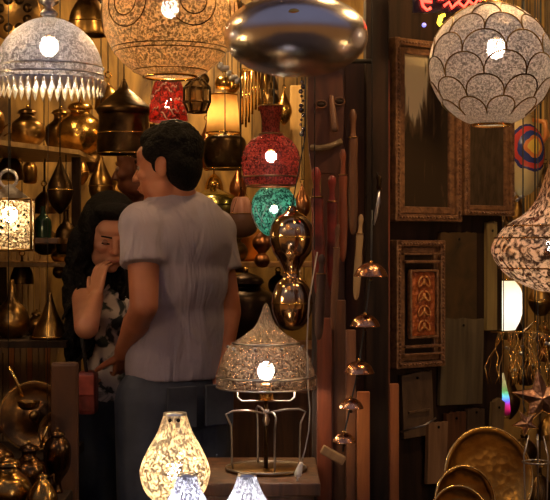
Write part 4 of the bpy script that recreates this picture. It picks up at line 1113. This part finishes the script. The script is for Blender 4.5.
def back_item(px, py, Y, r, sh, mt, where):
    t = thing('hanging_lantern', W(px,py,Y), f'{mt} {sh}-shaped lantern {where}' if sh != 'double' else f'{mt} double-bellied lantern {where}', 'lantern', 'small lanterns crowding the back of the shop')
    MB().lathe(smooth_prof([(a*r,b*r) for a,b in SHAPES[sh]], 5), seg=28).build('body', MATS[mt], t)
    top = SHAPES[sh][-1][1]*r
    MB().tube([(.22*r*math.cos(a),0,top+.18*r+.22*r*math.sin(a)) for a in [k*PI/6 for k in range(12)]], r*.06, 5, closed=True).build('loop', BRASS, t)
    under_shelf = px < 79 and 4.75 < Y < 5.2 and py > 145
    hang(t, top+.3*r, ZS-.016 if under_shelf else 2.7)
for a in [
 (30,170,5.3,.035,'bottle','dull brass','seen between the green bottles and the dark teardrop lantern'),
 (118,192,5.5,.04,'teardrop','dull brass','low beside the hidden person\'s face'),
 (92,162,5.65,.05,'globe','dark bronze','behind the shelf post, against the warm wall'),
 (44,205,5.2,.045,'bell','dark bronze','below the shelf, left of the dark teardrop lantern'),
 (45,242,5.0,.05,'globe','dark bronze','just right of the square filigree lantern'),
 (66,235,4.8,.045,'bottle','dark bronze','left of the long-haired person\'s hair'),
 (22,275,5.15,.045,'bell','dark bronze','below the square filigree lantern'),
 (60,262,5.1,.035,'double','dull brass','above the brass cone'),
 (10,170,5.0,.05,'bell','dark bronze','under the shelf at the left edge'),
 (60,60,4.8,.055,'globe','dark bronze','in the gap right of the pale dome'),
 (108,100,5.0,.05,'bell','dull brass','in the gap left of the bronze bell lamp'),
 (100,20,4.9,.06,'bell','dark bronze','high between the pale dome and the gold globe'),
 (152,140,5.6,.05,'globe','dark bronze','behind the top of the grey-shirted person\'s head'),
 (207,150,5.5,.045,'teardrop','copper','left of the dark round lamp, behind the grey-shirted person\'s hair'),
 (214,185,5.65,.04,'bell','bright brass','above the greenish bowl'),
 (238,188,5.5,.035,'teardrop','copper','above the small dark jar'),
 (252,172,5.5,.032,'bottle','copper','left of the round red lantern'),
 (232,86,5.45,.03,'globe','bright brass','above the cream drum, beside the golden tubes'),
 (202,70,4.7,.032,'double','dark bronze','above the hexagonal lantern'),
 (284,110,5.1,.03,'teardrop','bright brass','right of the neck of the red lantern'),
 (268,82,5.5,.04,'bell','dark bronze','tucked under the steel disc'),
 (302,205,4.9,.03,'teardrop','copper','right of the green glass lantern'),
 (262,250,4.78,.035,'double','copper','left of the golden gourd lantern'),
 (240,258,5.6,.04,'bottle','dull brass','above the round black pot'),
 (278,285,5.38,.04,'globe','dark bronze','behind the waist of the golden gourd lantern'),
 (304,300,5.1,.035,'bell','copper','right of the golden gourd lantern'),
 (508,150,5.7,.05,'globe','dark bronze','behind the painted vessel'),
 (545,180,5.6,.042,'bell','dark bronze','at the right edge beside the painted vessel'),
 (516,215,5.5,.04,'teardrop','dull brass','just above the onion lantern\'s shoulder'),
 (530,270,5.36,.045,'globe','dark bronze','behind the onion lantern, low'),
 (512,330,5.22,.048,'bell','dark bronze','under the white shade'),
 (545,345,5.08,.036,'double','copper','at the right edge behind the chains'),
 (527,375,4.94,.04,'globe','dark bronze','behind the copper star'),
 (510,400,4.8,.036,'teardrop','dark bronze','left of the copper star'),
 (549,430,4.78,.045,'bell','dull brass','at the right edge under the star'),
 (524,452,4.62,.045,'globe','dark bronze','behind the rim of the largest tray'),
 (540,492,4.48,.05,'bell','dark bronze','in the lower right corner'),
]: back_item(*a)

# ================================================================== people
def skin_mat(name, a, b):
    m, n, l, p = nm(name)
    tc = n.new('ShaderNodeTexCoord'); no = n.new('ShaderNodeTexNoise'); no.inputs['Scale'].default_value = 12; l.new(tc.outputs['Object'], no.inputs['Vector'])
    r = ramp(n, l, no.outputs['Fac'], [(.3,b),(.7,a)]); l.new(r.outputs[0], p.inputs['Base Color'])
    p.inputs['Roughness'].default_value = .45; p.inputs['Subsurface Weight'].default_value = .08; p.inputs['Subsurface Radius'].default_value = (.02,.008,.004)
    return m
def remeshed(mb, name, mat, parent, voxel, it=4, fac=.5):
    bmesh.ops.recalc_face_normals(mb.bm, faces=mb.bm.faces)
    me = bpy.data.meshes.new(name); mb.bm.to_mesh(me); mb.bm.free()
    o = bpy.data.objects.new(name, me); col.objects.link(o)
    r = o.modifiers.new('r','REMESH'); r.mode = 'VOXEL'; r.voxel_size = voxel; r.use_smooth_shade = True
    sm = o.modifiers.new('s','SMOOTH'); sm.iterations = it; sm.factor = fac
    dg = bpy.context.evaluated_depsgraph_get(); dg.update()
    nme = bpy.data.meshes.new_from_object(o.evaluated_get(dg)); nme.name = name
    o.modifiers.clear(); o.data = nme; nme.materials.clear(); nme.materials.append(mat)
    for p in nme.polygons: p.use_smooth = True
    if parent: o.parent = parent
    return o
def frame_of(f, up=Vector((0,0,1))):
    """matrix with local -Y = forward f, Z = up-ish, X = person's left"""
    f = Vector(f).normalized(); x = f.cross(up)*-1; x.normalize()      # left = up x f
    z = f.cross(x)*-1
    z = x.cross(-f) ; z.normalize()
    return Matrix((x, -f, z)).transposed()
def head(mb, c, f, up=Vector((0,0,1)), k=1.0):
    """c = head centre, f = face direction. returns fn mapping local (left, fwd, up) in metres to world"""
    f = Vector(f).normalized(); up = (up-f*up.dot(f)).normalized(); L = up.cross(f)
    def P(l, fw, u): return Vector(c)+(L*l+f*fw+up*u)*k
    R = Matrix((L, f, up)).transposed()
    def el(l, fw, u, r): mb.ball(P(l,fw,u), tuple(x*k for x in r), R, 24)
    el(0,-.012,.03,(.074,.092,.085)); el(0,.02,-.005,(.066,.07,.075)); el(0,.035,-.05,(.052,.055,.055))
    el(0,.065,-.092,(.022,.02,.018)); el(.03,.02,-.065,(.03,.045,.04)); el(-.03,.02,-.065,(.03,.045,.04))
    el(0,.064,.036,(.054,.024,.034)); el(0,.083,.014,(.04,.008,.006))
    mb.capsule(P(0,.086,.012), P(0,.108,-.028), .006*k, .0105*k, 12)       # nose
    for s_ in (-1,1):
        el(s_*.011,.098,-.03,(.008,.009,.007))
        el(s_*.036,.06,-.022,(.022,.026,.02))
        el(s_*.076,-.008,-.008,(.009,.02,.031))
        el(s_*.082,-.016,.004,(.006,.014,.018))
    el(0,.09,-.056,(.022,.009,.0055)); el(0,.088,-.067,(.019,.009,.006))
    return P, R
def hand(mb, wrist, d, n, side, curl=.5, k=1.0):
    """d: direction to the knuckles, n: palm normal (fingers curl towards n), side: +1/-1 which side the thumb is"""
    d = Vector(d).normalized(); n = Vector(n); n = (n-d*n.dot(d)).normalized(); x = d.cross(n)*side
    w_ = Vector(wrist)
    for j in (-1.5,-.5,.5,1.5):
        mb.capsule(w_+x*j*.01*k+d*.01*k, w_+x*j*.019*k+d*.082*k, .0135*k, .0105*k, 10)
    lens = {1.5:.068,.5:.078,-.5:.072,-1.5:.056}
    for j, L in lens.items():
        p = w_+x*j*.0195*k+d*.084*k; dd = d.copy()
        dd = (dd+x*j*.05).normalized()
        for q, fr in enumerate((.45,.3,.25)):
            a = curl*(.5+.35*q); dd = (dd*math.cos(a)+n*math.sin(a)).normalized()
            e = p+dd*L*fr*k; mb.capsule(p, e, (.0088-.001*q)*k, (.008-.001*q)*k, 10); p = e
    p = w_+x*.026*k+d*.022*k; dd = (d*.65+x*.75+n*.25).normalized()
    for q, fr in enumerate((.04,.03,.024)):
        e = p+dd*fr*k; mb.capsule(p, e, (.0125-.0015*q)*k, (.011-.0015*q)*k, 10); p = e; dd = (dd+d*.35+n*.3*curl).normalized()

def V3(px, py, Y): return W(px, py, Y)
# ---------------- man
SKM = skin_mat('tanned_skin', (.5,.19,.1), (.4,.14,.075))
man = thing('person', (W(172,0,4.03).x, 4.05, 0), 'person in a plain grey T-shirt and blue jeans standing with back turned, short black hair', 'person')
org = man.location.copy()
def rel(v): return Vector(v)-org
mb = MB()
fdir = Vector((-.62,.78,0)).normalized(); lft = Vector((-fdir.y, fdir.x, 0))     # person's left
hc = rel(V3(168,166,4.0))
faced = Vector((-.95,.3,-.1))
P, R = head(mb, hc, faced, k=1.0)
nb_ = rel(V3(177,208,4.02))
mb.capsule(nb_, hc+Vector((.022,.01,-.05)), .062, .055, 20)
chest = rel(V3(179,252,4.03)); waist = rel(V3(178,330,4.04)); hip = rel(V3(175,392,4.05))
Rb = Matrix((lft, fdir, Vector((0,0,1)))).transposed()
def tors(mb, c, rx, ry, rz): mb.ball(c, (rx,ry,rz), Rb, 28)
shL = rel(V3(143,226,3.93)); shR = rel(V3(213,232,4.13))
def torso(mb, g=0.0, hipg=0.0):
    tors(mb, chest+Vector((0,0,.03)), .165+g, .112+g, .16)
    tors(mb, chest-Vector((0,0,.08)), .150+g, .105+g, .16)
    tors(mb, waist, .140+g, .102+g, .15)
    mb.capsule(shL, shR, .062+g, .062+g, 20)
    mb.capsule(nb_+Vector((0,0,-.015)), (shL+nb_)/2+Vector((0,0,-.03)), .045+g, .05+g); mb.capsule(nb_+Vector((0,0,-.015)), (shR+nb_)/2+Vector((0,0,-.03)), .045+g, .05+g)
torso(mb)
tors(mb, hip, .15, .115, .13)
elL = rel(V3(144,306,3.86)); wrL = rel(V3(123,352,4.02)); elR = rel(V3(228,312,4.12)); wrR = rel(V3(219,378,4.02))
mb.capsule(shL, elL, .052, .041); mb.capsule(elL, wrL, .041, .027)
mb.capsule((elL*.65+wrL*.35), (elL*.4+wrL*.6), .041, .034)
hand(mb, wrL, Vector((-.01,.15,-.13)), Vector((-.3,.9,0)), -1, .55, .95)
mb.capsule(shR, elR, .052, .041); mb.capsule(elR, wrR, .041, .027)
hand(mb, wrR, Vector((-.05,.02,-.16)), Vector((-.6,.6,0)), 1, .6, .95)
def legs(mb, g=0.0):
    for s_ in (-1,1):
        h = hip+lft*.088*s_; kn = Vector((h.x-.0+lft.x*.02*s_, h.y+.0+lft.y*.02*s_, 0))+Vector((0,0,.50)); an = Vector((kn.x, kn.y+.02, .09))
        mb.capsule(h+Vector((0,0,-.02)), kn, .094+g, .062+g*1.3); mb.capsule(kn, an, .06+g*1.3, .04+g*1.6)
    return None
legs(mb)
for s_ in (-1,1):
    h = hip+lft*.108*s_; mb.capsule(Vector((h.x,h.y,.045)), Vector((h.x,h.y,.045))+fdir*.15, .04, .032)
remeshed(mb, 'body', SKM, man, .0045, 4)
# shirt
mb = MB(); torso(mb, .012)
hemc = rel(V3(176,366,4.05)); tors(mb, (waist+hemc)/2-Vector((0,0,.02)), .158, .123, .12)
mb.lathe([(0,-.035),(.159,-.035),(.161,0),(.158,.12),(.15,.2),(0,.2)], hemc, 40, sx=1, sy=.79, rot=(0,0,math.atan2(lft.y,lft.x)))
e1 = shL.lerp(elL, .46); mb.capsule(shL, shL.lerp(elL,.3), .069, .068); 
def sleeve(mb, a, b, r0, r1):
    t_ = (b-a).normalized(); q = Vector((0,0,1)).rotation_difference(t_); L = (b-a).length
    mb.lathe([(0,-r0*.5),(r0,0),(r1,L*.6),(r1*1.04,L),(0,L)], a, 28, rot=q.to_euler())
sleeve(mb, shL, shL.lerp(elL,.5), .066, .067); sleeve(mb, shR, shR.lerp(elR,.5), .066, .066)
mS, n_, l_, p_ = nm('grey_cotton')
tc = n_.new('ShaderNodeTexCoord'); mp = n_.new('ShaderNodeMapping'); mp.inputs['Scale'].default_value = (16,16,4.5); l_.new(tc.outputs['Object'], mp.inputs[0])
no = n_.new('ShaderNodeTexNoise'); no.inputs['Scale'].default_value = 1; no.inputs['Detail'].default_value = 2.5; no.inputs['Distortion'].default_value = 1.0; l_.new(mp.outputs[0], no.inputs['Vector'])
bp = n_.new('ShaderNodeBump'); bp.inputs['Strength'].default_value = .75; bp.inputs['Distance'].default_value = .03; l_.new(no.outputs['Fac'], bp.inputs['Height']); l_.new(bp.outputs[0], p_.inputs['Normal'])
p_.inputs['Base Color'].default_value = (.37,.315,.39,1); p_.inputs['Roughness'].default_value = .9
remeshed(mb, 'shirt', mS, man, .006, 9)
# collar
MB().tube([nb_+Vector((.063*math.cos(a), .06*math.sin(a), .001+.012*math.cos(a))) for a in [k*PI/14 for k in range(28)]], .006, 8, closed=True).build('collar', mS, man)
# jeans
mb = MB(); tors(mb, hip+Vector((0,0,.0)), .158, .124, .135); legs(mb, .012)
mb.lathe([(0,-.02),(.152,-.02),(.149,.075),(0,.075)], hip, 40, sx=1, sy=.79, rot=(0,0,math.atan2(lft.y,lft.x)))
JE = plain('blue_denim', (.075,.085,.12), (.045,.05,.075), .85, 8, .5)
je = remeshed(mb, 'jeans', JE, man, .007, 3)
for s_ in (-1,1):
    c_ = hip - fdir*.128 + lft*.066*s_ + Vector((0,0,-.03))
    MB().box((0,0.004,0), (.1,.008,.12), bev=.003).build('pocket', JE, man, c_, (0,0,math.atan2(lft.y,lft.x)))
for s_ in (-1,1):
    h = hip+lft*.108*s_
    MB().capsule((0,0,0), (fdir.x*.17,fdir.y*.17,-.005), .05, .042).build('shoe', BLACKP, man, Vector((h.x,h.y,.05)))
# hair
HA = plain('black_hair', (.009,.007,.006), (.004,.003,.003), .6, 3.0, .9, .12, sc=(40,40,40))
mb = MB()
def helm(l, fw, u, r): mb.ball(P(l,fw,u), r, R, 24)
helm(0,-.02,.045,(.083,.094,.086)); helm(0,-.046,-.0,(.074,.058,.08)); helm(0,-.05,-.042,(.055,.038,.042))
helm(0,.022,.082,(.068,.052,.038)); helm(0,.045,.078,(.056,.03,.022))
for s_ in (-1,1): helm(s_*.066,.012,.042,(.016,.04,.036)); helm(s_*.07,.012,.008,(.01,.012,.03)); helm(s_*.064,-.04,.01,(.018,.035,.05))
rn = random.Random(4)
for k in range(150):
    a = rn.uniform(0,2*PI); b = rn.uniform(.15,1.45)
    p = P(.080*math.cos(a)*math.cos(b), -.022+.09*math.sin(a)*math.cos(b), .045+.084*math.sin(b)); mb.ball(p, .0085, seg=8)
remeshed(mb, 'hair', HA, man, .005, 3)
for s_ in (-1,1):
    e_ = MB().ball(P(s_*.031,.074,.0), .0105, seg=14).build('eye', plain('eye_white', (.35,.28,.24), (.3,.24,.2), .2), man)
    MB().ball(P(s_*.031,.080,.0), .0062, seg=10).build('iris', BLACKP, e_)
    MB().capsule(P(s_*.016,.094,.02), P(s_*.048,.082,.022), .0035, .0028, 8).build('eyebrow', HA, man)
LIP = plain('lips', (.4,.12,.09), (.3,.08,.06), .4)
MB().capsule(P(-.016,.095,-.0605), P(.016,.095,-.0605), .003, .003, 8).build('lips', LIP, man)

# ---------------- woman
SKW = skin_mat('light_brown_skin', (.58,.27,.16), (.48,.2,.12))
YWm = 4.2
wo = thing('person', (W(112,0,YWm).x, YWm+.03, 0), 'person with long dark curly hair, hand on cheek, in a patterned top and dark jeans', 'person')
org = wo.location.copy()
hc = rel(V3(108,235,4.17))
fd = Vector((.3,-.9,-.3)); upv = Vector((.1,-.2,1))
mb = MB(); P, R = head(mb, hc, fd, upv, .93)
Pw = P
nb_ = rel(V3(112,276,4.24)); mb.capsule(nb_, hc+Vector((0,.03,-.05)), .048, .045)
wl_ = Vector((.93,.3,0)).normalized(); wf = Vector((.3,-.93,0)).normalized()
Rb = Matrix((wl_, wf, Vector((0,0,1)))).transposed()
ch = rel(V3(121,318,4.25)); wa = rel(V3(121,368,4.25)); hp = rel(V3(121,415,4.26))
def wt(mb, g=0):
    mb.ball(ch, (.125+g,.095+g,.13), Rb, 24); mb.ball(wa, (.108+g,.083+g,.13), Rb, 24); mb.ball(ch+wl_*.04+wf*.05, (.05+g,.05+g,.05), Rb); mb.ball(ch-wl_*.04+wf*.05, (.05+g,.05+g,.05), Rb)
    mb.capsule(ch-wl_*.112+Vector((0,0,.085)), ch+wl_*.13+Vector((0,0,.085)), .048+g, .048+g)
wt(mb); mb.ball(hp, (.14,.11,.11), Rb)
sR_ = ch-wl_*.122+Vector((0,0,.085)); sL_ = ch+wl_*.14+Vector((0,0,.085))
el_ = rel(V3(84,328,3.87)); wr_ = rel(V3(94,298,4.04))
mb.capsule(sR_, el_, .042, .036); mb.capsule(el_, wr_, .036, .0235)
hand(mb, wr_, Vector((.012,.045,.16)), Vector((.6,.75,.1)), 1, .5, .82)
el2 = rel(V3(150,345,4.3)); wr2 = rel(V3(128,378,4.18)); mb.capsule(sL_, el2, .042, .035); mb.capsule(el2, wr2, .035, .023)
hand(mb, wr2, Vector((-.12,-.02,-.05)), Vector((0,1,0)), 1, .5, .86)
def wlegs(mb, g=0):
    for s_ in (-1,1):
        h = hp+wl_*.078*s_; kn = Vector((h.x,h.y-.01,.47)); an = Vector((kn.x,kn.y+.02,.08))
        mb.capsule(h, kn, .085+g, .055+g); mb.capsule(kn, an, .053+g, .036+g)
wlegs(mb)
for s_ in (-1,1):
    h = hp+wl_*.078*s_; mb.capsule(Vector((h.x,h.y,.04)), Vector((h.x,h.y,.04))+wf*.13, .034, .028)
remeshed(mb, 'body', SKW, wo, .0042, 3)
mb = MB(); wt(mb, .011)
mb.lathe([(0,-.06),(.142,-.06),(.128,.0),(.116,.1),(0,.1)], hp+Vector((0,0,.07)), 36, sy=.8, rot=(0,0,math.atan2(wl_.y,wl_.x)))
def pattern_mat():
    m, n, l, p = nm('white_black_print'); tc = n.new('ShaderNodeTexCoord')
    no = n.new('ShaderNodeTexNoise'); no.inputs['Scale'].default_value = 15; no.inputs['Detail'].default_value = 3; no.inputs['Distortion'].default_value = 1.2; l.new(tc.outputs['Object'], no.inputs['Vector'])
    r = n.new('ShaderNodeValToRGB'); e = r.color_ramp.elements; e[0].position = .44; e[0].color = (.03,.04,.045,1); e[1].position = .52; e[1].color = (.62,.55,.53,1); l.new(no.outputs['Fac'], r.inputs[0]); l.new(r.outputs[0], p.inputs['Base Color']); p.inputs['Roughness'].default_value = .8
    return m
remeshed(mb, 'top', pattern_mat(), wo, .006, 3)
mb = MB(); mb.ball(hp, (.147,.118,.12), Rb); wlegs(mb, .01)
remeshed(mb, 'jeans', plain('dark_denim', (.035,.04,.055), (.02,.024,.035), .85, 6, .4), wo, .007, 3)
for s_ in (-1,1):
    h = hp+wl_*.078*s_; MB().capsule((0,0,0), (wf.x*.14,wf.y*.14,-.005), .04, .034).build('shoe', BLACKP, wo, Vector((h.x,h.y,.041)))
# long curly hair
mb = MB()
def helm(l, fw, u, r): mb.ball(P(l,fw,u), r, R, 24)
helm(0,-.03,.05,(.088,.088,.088)); helm(0,-.06,0,(.09,.06,.1)); helm(-.078,-.01,-.0,(.028,.06,.09)); helm(-.1,-.02,-.07,(.035,.05,.09)); helm(.075,-.01,-.0,(.025,.055,.085)); helm(0,.045,.095,(.066,.04,.026))
rn = random.Random(11)
for k in range(130):      # wavy locks
    a = rn.uniform(-.2, PI+.2) + PI      # around the back
    st = Vector(P(.075*math.cos(a), -.025+.06*math.sin(a), rn.uniform(-.04,.08)))
    side = -1 if P(0,0,0).x > st.x else 1
    x_t = (hc.x - rn.uniform(.045,.135)) if rn.random() < .75 else (hc.x+rn.uniform(.03,.09))
    y_t = hc.y+rn.uniform(.0,.10); zt_ = hc.z-rn.uniform(.22,.42)
    if x_t < hc.x-.06: y_t = hc.y + rn.uniform(-.085,.06)
    pts = []; ph = rn.uniform(0,6)
    for q in range(9):
        u = q/8; b = st.lerp(Vector((x_t,y_t,zt_)), u)
        bul = math.sin(PI*min(1,u*1.3))*.03*(-1 if x_t < hc.x else 1)
        pts.append(b+Vector((bul+.013*math.sin(ph+q*2.1), .012*math.cos(ph+q*1.9), 0)))
    mb.tube(pts, [.011,.012,.012,.012,.011,.010,.009,.008,.005], 8)
remeshed(mb, 'hair', HA, wo, .0045, 1)
for s_ in (-1,1):
    e_ = MB().ball(P(s_*.031,.079,.0), .0098, seg=14).build('eye', plain('eyelid', (.3,.13,.08), (.25,.1,.06), .4), wo)
    MB().capsule(P(s_*.02,.089,-.004), P(s_*.042,.082,-.004), .0022, .0018, 8).build('eyelash', HA, e_)
    MB().capsule(P(s_*.016,.096,.019), P(s_*.046,.083,.02), .0028, .002, 8).build('eyebrow', HA, wo)
MB().capsule(P(-.015,.094,-.0605), P(.015,.094,-.0605), .0035, .0035, 8).build('lips', plain('pink_lips', (.5,.13,.12), (.4,.1,.09), .35), wo)

wo.location.y += .05
# her bag
t = thing('shoulder_bag', W(88,402,4.1), 'dark red bag hanging at the side of the long-haired person', 'bag')
MB().box((0,0,.03), (.055,.09,.13), bev=.015).build('pouch', plain('red_bag_leather', (.3,.05,.035), (.12,.02,.015), .4, 25, .4), t)
MB().box((0,-.048,.055), (.05,.008,.06), bev=.003).build('flap', plain('bright_red_leather', (.45,.08,.05), (.25,.04,.03), .4, 25), t)
MB().tube([(0,-.03,.09),(-.02,0,.2),(-.01,.07,.34),(.03,.12,.42)], .006, 8).build('strap', BLACKP, t)

# ---------------- third person half hidden
SK3 = skin_mat('dark_brown_skin', (.14,.045,.026), (.09,.03,.018))
p3 = thing('person', (W(139,0,4.75).x, 4.8, 0), 'person in dark clothes almost hidden behind the couple, only part of a shadowed face showing', 'person')
org = p3.location.copy()
hc = rel(V3(143,167,4.72)); mb = MB(); P, R = head(mb, hc, Vector((-.98,.15,-.1)), k=1.0)
f3 = Vector((-.9,-.3,0)).normalized(); l3 = Vector((-f3.y,f3.x,0)); Rb = Matrix((l3,f3,Vector((0,0,1)))).transposed()
nb3 = hc+Vector((.01,.02,-.15)); mb.capsule(nb3, hc+Vector((.01,.015,-.04)), .055, .05)
c3 = nb3+Vector((0,0,-.2)); h3 = Vector((c3.x,c3.y,.95))
def t3(mb, g=0):
    mb.ball(c3, (.16+g,.105+g,.2), Rb, 24); mb.ball((c3+h3)/2, (.135+g,.1+g,.2), Rb, 24)
    mb.capsule(c3-l3*.15+Vector((0,0,.09)), c3+l3*.15+Vector((0,0,.09)), .055+g, .055+g)
    for s_ in (-1,1):
        a = c3+l3*.17*s_+Vector((0,0,.09)); mb.capsule(a, a+Vector((0,0,-.28)), .047+g, .038+g)
        if not g:
            b = a+Vector((0,0,-.28)); mb.capsule(b, b+f3*.05+Vector((0,0,-.24)), .038, .026); hand(mb, b+f3*.05+Vector((0,0,-.24)), Vector((0,0,-1)), -l3*s_, 1, .3, .95)
t3(mb); mb.ball(h3, (.14,.11,.13), Rb)
for s_ in (-1,1):
    a = h3+l3*.085*s_; mb.capsule(a, Vector((a.x,a.y,.5)), .088, .06); mb.capsule(Vector((a.x,a.y,.5)), Vector((a.x,a.y,.08)), .058, .04); mb.capsule(Vector((a.x,a.y,.04)), Vector((a.x,a.y,.04))+f3*.15, .038, .03)
remeshed(mb, 'body', SK3, p3, .006, 3)
DK = plain('dark_cloth', (.03,.022,.02), (.015,.012,.011), .9, 8, .3)
mb = MB(); t3(mb, .012); remeshed(mb, 'shirt', DK, p3, .008, 3)
mb = MB(); mb.ball(h3, (.15,.12,.14), Rb)
for s_ in (-1,1):
    a = h3+l3*.085*s_; mb.capsule(a, Vector((a.x,a.y,.5)), .1, .072); mb.capsule(Vector((a.x,a.y,.5)), Vector((a.x,a.y,.1)), .07, .055)
remeshed(mb, 'trousers', DK, p3, .008, 3)
for s_ in (-1,1):
    a = h3+l3*.085*s_; MB().capsule((0,0,0), f3*.16, .046, .038).build('shoe', BLACKP, p3, Vector((a.x,a.y,.047)))
mb = MB()
for l, fw, u, r in ((0,-.025,.05,(.082,.088,.084)),(0,-.055,0,(.075,.055,.08)),(0,.03,.09,(.064,.05,.035))): mb.ball(P(l,fw,u), r, R, 24)
remeshed(mb, 'hair', HA, p3, .006, 3)
for s_ in (-1,1):
    e_ = MB().ball(P(s_*.031,.079,.0), .0105, seg=14).build('eye', plain('shaded_eye', (.2,.12,.09), (.15,.09,.07), .3), p3)
    MB().ball(P(s_*.031,.0855,.0), .0055, seg=10).build('iris', BLACKP, e_)
